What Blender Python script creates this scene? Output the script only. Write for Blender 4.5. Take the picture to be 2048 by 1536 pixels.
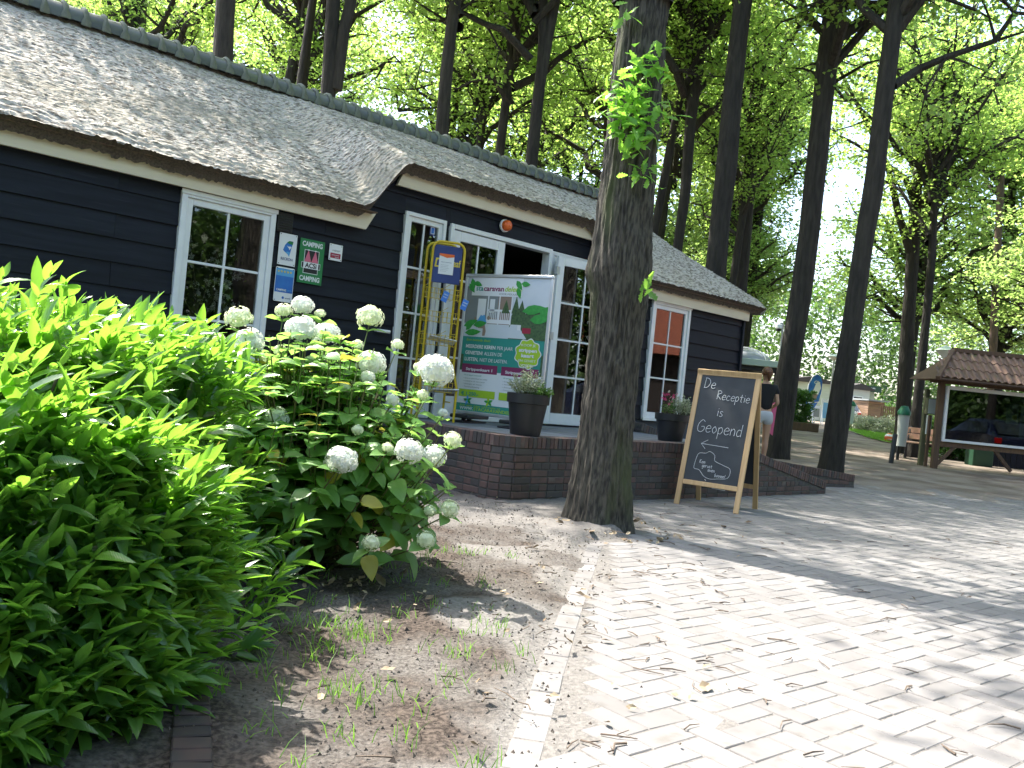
import bpy, bmesh, math, random
import numpy as np
from mathutils import Vector, Matrix, Euler
from math import sin, cos, pi, radians as R_, atan2, sqrt

# ---------------------------------------------------------------- camera, world, sun, exposure
S = bpy.context.scene
for o in list(bpy.data.objects): bpy.data.objects.remove(o)
C = S.collection
FPX = 1750.0; ROLL = math.atan(.1); CAMZ = 1.03
cr = np.array([cos(ROLL), 0, sin(ROLL)]); cu = np.array([-sin(ROLL), 0, cos(ROLL)]); cc = np.array([0, 0, CAMZ])
cam = bpy.data.cameras.new('camera'); cam.sensor_width = 36; cam.lens = 36*FPX/2048; cam.clip_end = 900; cam.clip_start = .05
camo = bpy.data.objects.new('camera', cam); C.objects.link(camo); S.camera = camo
camo.matrix_world = Matrix(((cr[0], cu[0], 0, 0), (cr[1], cu[1], -1, 0), (cr[2], cu[2], 0, CAMZ), (0, 0, 0, 1)))
SUN_AZ = atan2(-.79, .61)          # compass angle from +Y towards +X
SUN_EL = R_(57)
w = bpy.data.worlds.new('World'); S.world = w; w.use_nodes = True
nt = w.node_tree; sky = nt.nodes.new('ShaderNodeTexSky'); sky.sky_type = 'NISHITA'; sky.sun_disc = False
sky.sun_elevation = SUN_EL; sky.sun_rotation = SUN_AZ; sky.dust_density = 3.0; sky.air_density = 1.0; sky.ozone_density = 1.0
bg = nt.nodes['Background']; nt.links.new(sky.outputs[0], bg.inputs[0]); bg.inputs[1].default_value = .15
sl = bpy.data.lights.new('sun', 'SUN'); sl.energy = 3.4; sl.angle = R_(.53); sl.color = (1, .95, .87)
so = bpy.data.objects.new('sun', sl); C.objects.link(so)
sd = Vector((sin(SUN_AZ)*cos(SUN_EL), cos(SUN_AZ)*cos(SUN_EL), sin(SUN_EL)))
so.rotation_euler = sd.to_track_quat('Z', 'Y').to_euler()
S.view_settings.view_transform = 'Standard'; S.view_settings.look = 'None'; S.view_settings.gamma = 1
S.view_settings.exposure = 2.15; S.view_settings.use_curve_mapping = False
S.render.engine = 'CYCLES'
cy = S.cycles; cy.max_bounces = 7; cy.diffuse_bounces = 3; cy.glossy_bounces = 3; cy.transmission_bounces = 4; cy.transparent_max_bounces = 10
cy.sample_clamp_indirect = 6; cy.caustics_reflective = False; cy.caustics_refractive = False
rnd = random.Random(7); rng = np.random.default_rng(7)

# ---------------------------------------------------------------- helpers
def ray(x, y): return (x-1024)/FPX*cr-(y-768)/FPX*cu+np.array([0, 1, 0])
def gz(y):
    t = np.clip((np.asarray(y, float)-12)/34., 0, 1); return .55*t
def atd(x, y, D): return Vector(cc+D*ray(x, y))            # the place seen at a pixel of the photograph, D metres away
def ground(x, D):
    p = cc+D*ray(x, 800); return Vector((p[0], D, float(gz(D))))
FA = R_(44.1); FO = Vector((.45, 10.6, 0)); FM = Matrix.Translation(FO) @ Matrix.Rotation(FA, 4, 'Z')
def FL(s, w_, z=0): return FM @ Vector((s, w_, z))          # facade frame: s along the wall, w into the building
def vh(ix, iy, iz, seed):
    h = (ix*374761393+iy*668265263+iz*2147483647+seed*974711) & 0xffffffff
    h = ((h ^ (h >> 13))*1274126177) & 0xffffffff
    return ((h ^ (h >> 16)) & 0xffff)/65535.
def vnoise(x, y, z=0., seed=0):
    x = np.asarray(x, float); y = np.asarray(y, float)+0*x; z = np.asarray(z, float)+0*x; x = x+0*y
    ix = np.floor(x).astype(np.int64); iy = np.floor(y).astype(np.int64); iz = np.floor(z).astype(np.int64)
    fx = x-ix; fy = y-iy; fz = z-iz; fx = fx*fx*(3-2*fx); fy = fy*fy*(3-2*fy); fz = fz*fz*(3-2*fz)
    r = 0
    for a in (0, 1):
        for b in (0, 1):
            for c in (0, 1):
                r = r+vh(ix+a, iy+b, iz+c, seed)*(fx if a else 1-fx)*(fy if b else 1-fy)*(fz if c else 1-fz)
    return r
def sm(a, b, x):
    t = np.clip((x-a)/(b-a), 0, 1); return t*t*(3-2*t)
def nmesh(name, V, F, smooth=False):
    V = np.asarray(V, np.float32); F = np.asarray(F, np.int32); me = bpy.data.meshes.new(name)
    n, k = F.shape
    me.vertices.add(len(V)); me.vertices.foreach_set('co', V.ravel()); me.loops.add(n*k); me.loops.foreach_set('vertex_index', F.ravel())
    me.polygons.add(n); me.polygons.foreach_set('loop_start', np.arange(0, n*k, k, dtype=np.int32)); me.polygons.foreach_set('loop_total', np.full(n, k, np.int32))
    if smooth: me.polygons.foreach_set('use_smooth', np.ones(n, bool))
    me.update(calc_edges=True); return me
def link(name, me, m, parent=None, mtx=None):
    if m and len(me.materials) == 0: me.materials.append(m)
    o = bpy.data.objects.new(name, me); C.objects.link(o)
    if parent: o.parent = parent
    if mtx is not None: o.matrix_local = mtx
    return o
def tag(o, label=None, cat=None, group=None, kind=None):
    if label: o['label'] = label
    if cat: o['category'] = cat
    if group: o['group'] = group
    if kind: o['kind'] = kind
    return o
def thing(name, label, cat, loc=(0, 0, 0), rz=0, group=None, mtx=None):
    o = bpy.data.objects.new(name, None); C.objects.link(o); o.empty_display_size = .1
    if mtx is not None: o.matrix_world = mtx
    else: o.location = loc; o.rotation_euler = (0, 0, rz)
    return tag(o, label, cat, group)
def grid_faces(nu, nv, wrap=False):
    i, j = np.meshgrid(np.arange(nu-1), np.arange(nv if wrap else nv-1), indexing='ij'); j2 = (j+1) % nv
    return np.stack([i*nv+j, i*nv+j2, (i+1)*nv+j2, (i+1)*nv+j], -1).reshape(-1, 4)
class MB:
    def __init__(s): s.v = []; s.f = []
    def add(s, vs, fs):
        n = len(s.v); s.v += [tuple(v) for v in vs]; s.f += [tuple(i+n for i in f) for f in fs]; return s
    def box(s, x0, x1, y0, y1, z0, z1):
        return s.add([(x0, y0, z0), (x1, y0, z0), (x1, y1, z0), (x0, y1, z0), (x0, y0, z1), (x1, y0, z1), (x1, y1, z1), (x0, y1, z1)],
              [(0, 3, 2, 1), (4, 5, 6, 7), (0, 1, 5, 4), (1, 2, 6, 5), (2, 3, 7, 6), (3, 0, 4, 7)])
    def bbox(s, x0, x1, y0, y1, z0, z1, b=.003):
        V, F = CB(x1-x0, y1-y0, z1-z0, b); c = ((x0+x1)/2, (y0+y1)/2, (z0+z1)/2)
        return s.add([(v[0]+c[0], v[1]+c[1], v[2]+c[2]) for v in V], F)
    def beam(s, a, b, wx, wz, up=(0, 0, 1), bev=.003):
        a = Vector(a); b = Vector(b); d = b-a; L = d.length; d.normalize(); x = d.cross(Vector(up))
        if x.length < 1e-4: x = Vector((1, 0, 0))
        x.normalize(); z = x.cross(d); V, F = CB(wx, L, wz, bev); m = (a+b)/2
        return s.add([m+x*v[0]+d*v[1]+z*v[2] for v in V], F)
    def tube(s, pts, rad, n=8, cap=True):
        pts = [Vector(p) for p in pts]
        if not hasattr(rad, '__len__'): rad = [rad]*len(pts)
        base = len(s.v); ref = None
        for i, p in enumerate(pts):
            d = (pts[min(i+1, len(pts)-1)]-pts[max(i-1, 0)]).normalized()
            if ref is None: ref = d.orthogonal().normalized()
            x = (ref-d*ref.dot(d)); x = x.normalized() if x.length > 1e-5 else d.orthogonal().normalized(); ref = x; y = d.cross(x)
            for k in range(n): s.v.append(tuple(p+x*cos(2*pi*k/n)*rad[i]+y*sin(2*pi*k/n)*rad[i]))
        for i in range(len(pts)-1):
            for k in range(n): a = base+i*n+k; b = base+i*n+(k+1) % n; s.f.append((a, b, b+n, a+n))
        if cap: s.f.append(tuple(base+k for k in range(n))[::-1]); s.f.append(tuple(base+(len(pts)-1)*n+k for k in range(n)))
        return s
    def lathe(s, prof, n=24, c=(0, 0, 0)):
        base = len(s.v)
        for r, z in prof:
            for k in range(n): s.v.append((c[0]+r*cos(2*pi*k/n), c[1]+r*sin(2*pi*k/n), c[2]+z))
        for i in range(len(prof)-1):
            for k in range(n): a = base+i*n+k; b = base+i*n+(k+1) % n; s.f.append((a, b, b+n, a+n))
        return s
    def poly(s, pts, y0, y1):                              # polygon in XZ extruded along Y
        n = len(pts); return s.add([(p[0], y0, p[1]) for p in pts]+[(p[0], y1, p[1]) for p in pts],
              [tuple(range(n)), tuple(range(n, 2*n))[::-1]]+[(i, i+n, (i+1) % n+n, (i+1) % n) for i in range(n)])
    def mesh(s, name, smooth=False):
        me = bpy.data.meshes.new(name); me.from_pydata(s.v, [], s.f)
        bm = bmesh.new(); bm.from_mesh(me); bmesh.ops.recalc_face_normals(bm, faces=bm.faces); bm.to_mesh(me); bm.free()
        if smooth:
            me.polygons.foreach_set('use_smooth', np.ones(len(me.polygons), bool))
            if hasattr(me, 'set_sharp_from_angle'): me.set_sharp_from_angle(angle=R_(40))
        return me
    def build(s, name, m, parent=None, smooth=False): return link(name, s.mesh(name, smooth), m, parent)
_cb = {}
def CB(x, y, z, b):
    k = (round(x, 4), round(y, 4), round(z, 4), b)
    if k not in _cb:
        b = min(b, min(x, y, z)*.3); bm = bmesh.new(); bmesh.ops.create_cube(bm, size=1)
        for v in bm.verts: v.co = (v.co.x*x, v.co.y*y, v.co.z*z)
        bmesh.ops.bevel(bm, geom=list(bm.edges), offset=b, segments=1, affect='EDGES'); bm.verts.index_update()
        _cb[k] = ([tuple(v.co) for v in bm.verts], [tuple(v.index for v in f.verts) for f in bm.faces]); bm.free()
    return _cb[k]

# ---------------------------------------------------------------- materials
def _rand(N, L):                                           # one number per piece, whether it is an object or an island of a mesh
    oi = N.new('ShaderNodeObjectInfo'); ge = N.new('ShaderNodeNewGeometry'); a = N.new('ShaderNodeMath'); a.operation = 'ADD'
    L(oi.outputs['Random'], a.inputs[0]); L(ge.outputs['Random Per Island'], a.inputs[1])
    f = N.new('ShaderNodeMath'); f.operation = 'FRACT'; L(a.outputs[0], f.inputs[0]); return f.outputs[0]
def mat(name, c1, c2=None, rough=.6, scale=4, stretch=(1, 1, 1), bump=0, bscale=30, var=0, metal=0, spec=.5, lo=.35, hi=.65, c3=None, s3=2, t3=(.55, .62), coat=0, bstretch=None, detail=6, emit=None, alt=None):
    m = bpy.data.materials.new(name); m.use_nodes = True; N = m.node_tree.nodes; Lk = m.node_tree.links.new; P = N['Principled BSDF']
    P.inputs['Roughness'].default_value = rough; P.inputs['Metallic'].default_value = metal; P.inputs['Specular IOR Level'].default_value = spec
    P.inputs['Coat Weight'].default_value = coat
    tc = N.new('ShaderNodeTexCoord'); mp = N.new('ShaderNodeMapping'); mp.inputs['Scale'].default_value = stretch
    Lk(tc.outputs['Object'], mp.inputs[0]); r = None
    if var or alt:
        r = _rand(N, Lk); cx = N.new('ShaderNodeCombineXYZ'); mu = N.new('ShaderNodeMath'); mu.operation = 'MULTIPLY'; mu.inputs[1].default_value = 37
        Lk(r, mu.inputs[0])
        for i in range(3): Lk(mu.outputs[0], cx.inputs[i])
        Lk(cx.outputs[0], mp.inputs['Location'])
    def noise(sc, src=mp, det=detail):
        n = N.new('ShaderNodeTexNoise'); n.inputs['Scale'].default_value = sc; n.inputs['Detail'].default_value = det; Lk(src.outputs[0], n.inputs['Vector']); return n.outputs[0]
    def mixc(f, a, b):
        x = N.new('ShaderNodeMix'); x.data_type = 'RGBA'
        if hasattr(f, 'links'): Lk(f, x.inputs[0])
        else: x.inputs[0].default_value = f
        for i, v in ((6, a), (7, b)):
            if isinstance(v, tuple): x.inputs[i].default_value = (*v, 1)
            else: Lk(v, x.inputs[i])
        return x.outputs[2]
    def ramp(src, a, b):
        q = N.new('ShaderNodeMapRange'); q.inputs[1].default_value = a; q.inputs[2].default_value = b; Lk(src, q.inputs[0]); return q.outputs[0]
    col = c1
    if c2: col = mixc(ramp(noise(scale), lo, hi), c1, c2)
    if alt:                                                # a share of the pieces takes another colour
        g = N.new('ShaderNodeMath'); g.operation = 'LESS_THAN'; Lk(r, g.inputs[0]); g.inputs[1].default_value = alt[1]; col = mixc(g.outputs[0], col, alt[0])
    if c3: col = mixc(ramp(noise(s3), t3[0], t3[1]), col, c3)
    if var:
        hs = N.new('ShaderNodeHueSaturation'); q = N.new('ShaderNodeMapRange'); q.inputs[3].default_value = 1-var; q.inputs[4].default_value = 1+var; Lk(r, q.inputs[0]); Lk(q.outputs[0], hs.inputs['Value'])
        if isinstance(col, tuple): hs.inputs['Color'].default_value = (*col, 1)
        else: Lk(col, hs.inputs['Color'])
        col = hs.outputs[0]
    if isinstance(col, tuple): P.inputs['Base Color'].default_value = (*col, 1)
    else: Lk(col, P.inputs['Base Color'])
    if bump:
        src = mp
        if bstretch:
            src = N.new('ShaderNodeMapping'); src.inputs['Scale'].default_value = bstretch; Lk(tc.outputs['Object'], src.inputs[0])
        b = N.new('ShaderNodeBump'); b.inputs['Strength'].default_value = min(1, bump*60); b.inputs['Distance'].default_value = bump; Lk(noise(bscale, src), b.inputs['Height']); Lk(b.outputs[0], P.inputs['Normal'])
    if emit: P.inputs['Emission Color'].default_value = (*emit[0], 1); P.inputs['Emission Strength'].default_value = emit[1]
    return m
def leafmat(name, a, b, tr, rough=.45, tf=.45, alt=None, spec=.5, vein=0):
    m = bpy.data.materials.new(name); m.use_nodes = True; N = m.node_tree.nodes; Lk = m.node_tree.links.new; P = N['Principled BSDF']
    P.inputs['Roughness'].default_value = rough; P.inputs['Specular IOR Level'].default_value = spec
    r = _rand(N, Lk)
    def mx(f, x, y):
        q = N.new('ShaderNodeMix'); q.data_type = 'RGBA'; Lk(f, q.inputs[0]); q.inputs[6].default_value = (*x, 1) if isinstance(x, tuple) else (0, 0, 0, 1)
        if not isinstance(x, tuple): Lk(x, q.inputs[6])
        q.inputs[7].default_value = (*y, 1); return q.outputs[2]
    base = mx(r, a, b); t = N.new('ShaderNodeBsdfTranslucent'); tcol = mx(r, tr, tuple(min(1, c*1.25) for c in tr))
    if alt:
        g = N.new('ShaderNodeMath'); g.operation = 'GREATER_THAN'; Lk(r, g.inputs[0]); g.inputs[1].default_value = 1-alt[1]; base = mx(g.outputs[0], base, alt[0]); tcol = mx(g.outputs[0], tcol, alt[0])
    Lk(base, P.inputs['Base Color']); Lk(tcol, t.inputs[0])
    ms = N.new('ShaderNodeMixShader'); ms.inputs[0].default_value = tf; Lk(P.outputs[0], ms.inputs[1]); Lk(t.outputs[0], ms.inputs[2]); Lk(ms.outputs[0], N['Material Output'].inputs[0])
    if vein:
        tc = N.new('ShaderNodeTexCoord'); wv = N.new('ShaderNodeTexWave'); wv.inputs['Scale'].default_value = vein; wv.inputs['Distortion'].default_value = 1.5; mp = N.new('ShaderNodeMapping'); mp.inputs['Rotation'].default_value = (0, 0, .9)
        Lk(tc.outputs['Object'], mp.inputs[0]); Lk(mp.outputs[0], wv.inputs[0]); bp = N.new('ShaderNodeBump'); bp.inputs['Strength'].default_value = .35; bp.inputs['Distance'].default_value = .002; Lk(wv.outputs['Fac'], bp.inputs['Height']); Lk(bp.outputs[0], P.inputs['Normal'])
    return m
def glassmat(name, tint=(.75, .8, .8), refl=.12):
    m = bpy.data.materials.new(name); m.use_nodes = True; N = m.node_tree.nodes; Lk = m.node_tree.links.new; N.remove(N['Principled BSDF'])
    t = N.new('ShaderNodeBsdfTransparent'); t.inputs[0].default_value = (*tint, 1); g = N.new('ShaderNodeBsdfGlossy'); g.inputs['Roughness'].default_value = .01
    f = N.new('ShaderNodeFresnel'); f.inputs[0].default_value = 1.5; a = N.new('ShaderNodeMath'); a.operation = 'MULTIPLY_ADD'; Lk(f.outputs[0], a.inputs[0]); a.inputs[1].default_value = 1.6; a.inputs[2].default_value = refl
    x = N.new('ShaderNodeMixShader'); Lk(a.outputs[0], x.inputs[0]); Lk(t.outputs[0], x.inputs[1]); Lk(g.outputs[0], x.inputs[2]); Lk(x.outputs[0], N['Material Output'].inputs[0]); return m

M = dict(
 plank=mat('black_stained_wood', (.0045, .006, .011), (.009, .012, .020), spec=.28, rough=.65, scale=3, stretch=(.6, 4, 9), bump=.003, bscale=40, bstretch=(.5, 3, 7), var=.25, c3=(.016, .019, .027), s3=6, t3=(.62, .75)),
 cream=mat('cream_paint', (.72, .64, .48), (.66, .58, .44), rough=.5, scale=6, stretch=(.4, 1, 4)),
 white=mat('white_frame_paint', (.78, .79, .80), (.72, .73, .74), rough=.35, scale=8),
 plinth=mat('grey_plinth', (.05, .065, .085), (.07, .085, .1), rough=.7, bump=.002),
 thatch=mat('weathered_reed', (.43, .40, .35), (.15, .13, .105), rough=.97, spec=.1, scale=1, stretch=(13, 36, 36), bump=.012, bscale=1, bstretch=(13, 36, 36), lo=.45, hi=.62, detail=3, c3=(.27, .245, .19), s3=.04, t3=(.45, .8)),
 thatchcut=mat('cut_reed_ends', (.13, .10, .075), (.06, .045, .035), rough=.95, scale=60, bump=.01, bscale=120),
 ridge=mat('dark_glazed_clay', (.060, .068, .062), (.085, .092, .080), rough=.38, scale=5, var=.18, c3=(.10, .12, .05), s3=4, t3=(.60, .72)),
 mortar=mat('grey_mortar', (.15, .16, .125), (.09, .105, .07), rough=.9, scale=9, bump=.004, bscale=60),
 joint=mat('dark_joint_mortar', (.10, .095, .085), (.06, .056, .05), rough=.95, scale=20, bump=.003),
 brick=mat('red_brown_brick', (.118, .068, .057), (.075, .054, .048), rough=.85, scale=9, bump=.003, bscale=70, var=.35, alt=((.10, .085, .080), .33), c3=(.14, .135, .12), s3=5, t3=(.62, .8)),
 darkbrick=mat('dark_brick', (.060, .034, .028), (.03, .025, .024), rough=.85, scale=9, bump=.003, var=.4),
 decktile=mat('grey_concrete_tile', (.16, .17, .19), (.11, .12, .135), rough=.7, scale=7, bump=.001, var=.12),
 paver=mat('pale_concrete_paver', (.188, .178, .172), (.16, .151, .145), rough=.88, scale=7, bump=.0025, bscale=90, var=.13, lo=.3, hi=.7, c3=(.138, .128, .117), s3=14, t3=(.58, .75), detail=10),
 bark=mat('oak_bark', (.060, .050, .036), (.026, .021, .016), rough=.95, scale=5, stretch=(5, 5, .9), bump=.03, bscale=7, bstretch=(5, 5, .8), c3=(.045, .058, .018), s3=.9, t3=(.52, .66)),
 barkfar=mat('dark_bark', (.040, .034, .027), (.018, .015, .012), rough=.95, scale=4, stretch=(4, 4, .7), bump=.03, bscale=6, bstretch=(4, 4, .7), var=.2),
 pine=mat('orange_pine_bark', (.14, .09, .06), (.07, .05, .04), rough=.95, scale=4, stretch=(3, 3, 1)),
 barknear=mat('furrowed_bark', (.080, .071, .054), (.024, .021, .016), rough=.95, scale=17, stretch=(3, 3, .6), lo=.40, hi=.62, bump=.012, bscale=40, bstretch=(2, 2, .6), c3=(.055, .066, .024), s3=1.3, t3=(.54, .68), detail=9),
 twig=mat('twig_wood', (.16, .12, .09), (.08, .06, .045), rough=.9, scale=30, var=.3),
 oak=leafmat('oak_foliage', (.07, .135, .025), (.12, .19, .04), (.44, .64, .13), tf=.6),
 sprig=leafmat('sprig_leaf', (.09, .22, .03), (.16, .32, .05), (.36, .70, .08), tf=.45),
 oakfar=leafmat('far_foliage', (.07, .13, .035), (.12, .19, .05), (.42, .60, .16), tf=.6),
 laurel=leafmat('laurel_leaf', (.024, .072, .026), (.115, .25, .04), (.28, .58, .05), rough=.24, tf=.42, spec=.8, vein=60),
 hydleaf=leafmat('hydrangea_leaf', (.09, .20, .05), (.16, .31, .085), (.36, .62, .12), rough=.34, tf=.42, alt=((.40, .36, .05), .03), spec=.6, vein=45),
 petal=leafmat('white_petal', (.80, .81, .78), (.70, .73, .66), (.72, .74, .66), rough=.6, tf=.35),
 petalgreen=leafmat('greenish_petal', (.68, .73, .50), (.77, .80, .64), (.66, .72, .48), rough=.6, tf=.35),
 woodleaf=leafmat('wood_foliage', (.035, .075, .02), (.07, .13, .035), (.14, .26, .05), tf=.35),
 shrub=leafmat('shrub_leaf', (.04, .095, .018), (.07, .14, .03), (.15, .34, .05), tf=.35),
 pale=leafmat('variegated_leaf', (.40, .42, .30), (.22, .28, .15), (.4, .45, .3), tf=.3),
 pink=leafmat('pink_flower', (.5, .03, .12), (.6, .06, .2), (.6, .05, .2), tf=.3),
 grassb=leafmat('grass_blade', (.07, .17, .02), (.13, .26, .04), (.22, .45, .05), tf=.4),
 deadleaf=mat('dry_leaf', (.32, .26, .17), (.18, .12, .07), rough=.8, scale=9, var=.4),
 soilbit=mat('soil_crumb', (.06, .045, .035), (.10, .085, .07), rough=.95, scale=20, var=.5),
 stem=mat('green_stem', (.10, .16, .04), (.10, .07, .04), rough=.7, scale=8),
 yellow=mat('yellow_enamel', (.62, .44, .015), (.55, .38, .015), rough=.35, scale=9),
 navy=mat('navy_board', (.018, .035, .16), (.022, .045, .19), rough=.4, scale=6),
 paper=mat('white_paper', (.72, .73, .74), rough=.7),
 alu=mat('silver_frame', (.62, .63, .64), (.55, .56, .57), rough=.3, metal=.6, scale=6),
 black=mat('black_plastic', (.016, .017, .019), (.022, .023, .025), rough=.45, scale=9),
 darkmetal=mat('dark_metal', (.03, .032, .035), rough=.5, metal=.3),
 wood=mat('pine_wood', (.56, .37, .18), (.47, .29, .13), rough=.5, scale=3, stretch=(12, 12, .8), bump=.0008, bscale=9, var=.08),
 chalk=mat('chalkboard', (.020, .024, .028), (.032, .037, .042), rough=.6, scale=5),
 chalkline=mat('white_chalk', (.75, .76, .76), rough=.9),
 kwood=mat('brown_post_wood', (.13, .075, .045), (.09, .055, .035), rough=.8, scale=3, stretch=(8, 8, .7), bump=.002, var=.15),
 greenwood=mat('greenish_post', (.14, .13, .07), (.10, .11, .06), rough=.85, scale=3, stretch=(8, 8, .7)),
 ktile=mat('brown_roof_tile', (.21, .115, .075), (.14, .085, .055), rough=.7, scale=8, var=.25, c3=(.13, .13, .04), s3=6, t3=(.6, .75)),
 redtile=mat('red_roof_tile', (.35, .10, .05), (.25, .07, .035), rough=.7, scale=8, var=.2),
 glass=glassmat('window_glass', (.8, .82, .82), .0), kglass=glassmat('case_glass', (.4, .45, .47), .0),
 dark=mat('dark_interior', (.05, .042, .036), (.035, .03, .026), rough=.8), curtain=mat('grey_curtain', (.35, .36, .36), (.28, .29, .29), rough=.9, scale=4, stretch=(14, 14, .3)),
 skin=mat('skin', (.55, .32, .22), rough=.5), hair=mat('auburn_hair', (.16, .065, .03), (.10, .04, .02), rough=.5, scale=30), blk=mat('black_cloth', (.012, .012, .014), rough=.9),
 shorts=mat('pale_cloth', (.55, .56, .60), rough=.9), bluecl=mat('blue_cloth', (.12, .25, .5), rough=.9), pinkcl=mat('pink_cloth', (.70, .13, .26), rough=.7),
 orange=mat('orange_plastic', (.75, .13, .02), rough=.3), green=mat('sign_green', (.02, .19, .06), rough=.35), black2=mat('print_black', (.01, .01, .012), rough=.5), pk=mat('print_pink', (.62, .14, .22), rough=.5),
 teal=mat('print_teal', (.03, .27, .22), rough=.4), lime=mat('print_lime', (.36, .55, .03), rough=.4), plum=mat('print_plum', (.22, .03, .10), rough=.4), pwhite=mat('print_white', (.74, .75, .76), rough=.4),
 pgrey=mat('print_grey', (.22, .24, .24), rough=.5), pbrown=mat('print_brown', (.28, .20, .15), rough=.5), pleaf=mat('print_leaf', (.03, .26, .04), (.05, .34, .06), rough=.4, scale=30), pdark=mat('print_dark_green', (.03, .07, .03), (.08, .15, .05), rough=.5, scale=40), psky=mat('print_sky', (.55, .60, .64), (.62, .66, .68), rough=.5),
 blue=mat('print_blue', (.02, .10, .42), (.04, .2, .55), rough=.35, scale=4), blue2=mat('print_light_blue', (.10, .35, .65), rough=.35), dred=mat('print_dark_red', (.32, .02, .05), rough=.4), gold=mat('print_gold', (.65, .5, .05), rough=.4),
 cabin=mat('pale_green_cladding', (.46, .50, .38), (.40, .44, .33), rough=.6, stretch=(.5, .5, 9)), dgreen=mat('dark_green_paint', (.015, .06, .03), rough=.5), lgreen=mat('pale_green_metal', (.38, .47, .38), rough=.5),
 binlid=mat('green_lid', (.012, .13, .06), rough=.4), bingrey=mat('pale_grey_bin', (.50, .52, .48), rough=.5), carblue=mat('dark_car_paint', (.012, .016, .04), rough=.2, coat=1), carwhite=mat('white_car_paint', (.65, .66, .68), rough=.25, coat=1),
 carglass=mat('car_glass', (.02, .025, .03), rough=.05), rubber=mat('rubber', (.02, .02, .02), rough=.8), red=mat('red_lens', (.5, .01, .01), rough=.2), plate=mat('yellow_plate', (.7, .5, .04), rough=.4),
 lamp=mat('lamp_opal', (.6, .62, .6), rough=.3), metal=mat('galvanised_metal', (.4, .41, .42), rough=.4, metal=.7), shed=mat('shed_boards', (.24, .15, .09), (.17, .11, .07), rough=.8, stretch=(.5, .5, 8), var=.2), vase=mat('teal_glass', (.04, .25, .22), rough=.1),
 lawn=mat('lawn_green', (.15, .22, .06), (.21, .28, .08), rough=.95, scale=3, bump=.02, bscale=30), water=mat('grey_dome', (.30, .31, .33), rough=.2),
)
def text(body, size, x, z, m, parent, y=-.002, width=None, bold=0, align='LEFT', shear=0, name='lettering', rot=0, ext=.0004):
    cu_ = bpy.data.curves.new(name, 'FONT'); cu_.body = body; cu_.size = size; cu_.extrude = ext; cu_.offset = bold; cu_.align_x = align; cu_.shear = shear; cu_.materials.append(m); cu_.resolution_u = 3
    tmp = bpy.data.objects.new(name, cu_); me = bpy.data.meshes.new_from_object(tmp); bpy.data.objects.remove(tmp)
    o = link(name, me, None)
    if width and len(me.vertices):
        xs = [v.co.x for v in me.vertices]; o.scale.x = width/max(max(xs)-min(xs), 1e-4)
    o.parent = parent; o.location = (x, y, z); o.rotation_euler = (pi/2, rot, 0); return o
def flat(poly, m, parent, y=-.002, th=.0008, name='print'):
    return MB().poly(poly, y, y+th).build(name, m, parent)
def rect(x0, z0, x1, z1): return [(x0, z0), (x1, z0), (x1, z1), (x0, z1)]
def leafshape(cx, cz, L, Wd, a):
    out = []
    for t in (0, .25, .5, .75, 1): out.append((t*L, Wd*sin(pi*min(1, t**.8))))
    for t in (.75, .5, .25): out.append((t*L, -Wd*sin(pi*min(1, t**.8))))
    return [(cx+x*cos(a)-y*sin(a), cz+x*sin(a)+y*cos(a)) for x, y in out]

# ================================================================ GROUND
def edge_x(y): return np.interp(y, [-3, 2.38, 4, 5.97, 6.5, 7.2, 9, 30], [-.42, .07, .31, .62, .98, 1.12, 1.2, 1.2])
def spacing(a, b, c, n, k):
    t = np.linspace(np.arcsinh((a-c)*k), np.arcsinh((b-c)*k), n); return np.sinh(t)/k+c
gx = spacing(-90, 120, .0, 380, 1.1); gy = spacing(-40, 330, 4.2, 420, .8)
X, Y = np.meshgrid(gx, gy, indexing='ij')
n1 = vnoise(X*2.1, Y*2.1, 0, 1); n2 = vnoise(X*9, Y*9, 0, 2); n3 = vnoise(X*30, Y*30, 0, 3); near = np.exp(-((Y-4)/9)**2)
pav = sm(-.10, -.02, X-edge_x(Y)+(n1-.5)*.10+(n2-.5)*.07)*(1-sm(12.6, 14.6, Y+(n1-.5)*2.2+(vnoise(X*.5, Y*.5, 0, 4)-.5)*2))
soil = .022+.026*(n1-.5)+.02*(n2-.5)+near*.016*(n3-.5)+.045*np.exp(-((X-.75)**2+(Y-6.75)**2)/.5)
soil = np.where(X > 1.3, .012+.02*(n1-.5)+.008*(n2-.5), soil)
Z = gz(Y)+soil*(1-pav)-.003*pav
me = nmesh('soil', np.stack([X, Y, Z], -1).reshape(-1, 3), grid_faces(len(gx), len(gy)), True)
sand = np.clip(sm(-.7, -.05, X-edge_x(Y)+(n1-.5)*1.2)*(Y < 9)+sm(8, 10, Y)*1.0+np.exp(-((X-.3)**2+(Y-7.)**2)/1.0)*.8+.35*sm(5.2, 7, Y), 0, 1)
far = sm(11, 15, Y)
ca = me.color_attributes.new('mask', 'FLOAT_COLOR', 'POINT'); ca.data.foreach_set('color', np.stack([sand, far, n1*0, n1*0+1], -1).astype(np.float32).ravel())
gm = bpy.data.materials.new('soil_and_sand'); gm.use_nodes = True; N = gm.node_tree.nodes; Lk = gm.node_tree.links.new; P = N['Principled BSDF']; P.inputs['Roughness'].default_value = .95; P.inputs['Specular IOR Level'].default_value = .2
tc = N.new('ShaderNodeTexCoord'); at_ = N.new('ShaderNodeAttribute'); at_.attribute_name = 'mask'; sp = N.new('ShaderNodeSeparateColor'); Lk(at_.outputs['Color'], sp.inputs[0])
def gn(sc, det=8):
    n = N.new('ShaderNodeTexNoise'); n.inputs['Scale'].default_value = sc; n.inputs['Detail'].default_value = det; Lk(tc.outputs['Object'], n.inputs['Vector']); return n.outputs[0]
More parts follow.
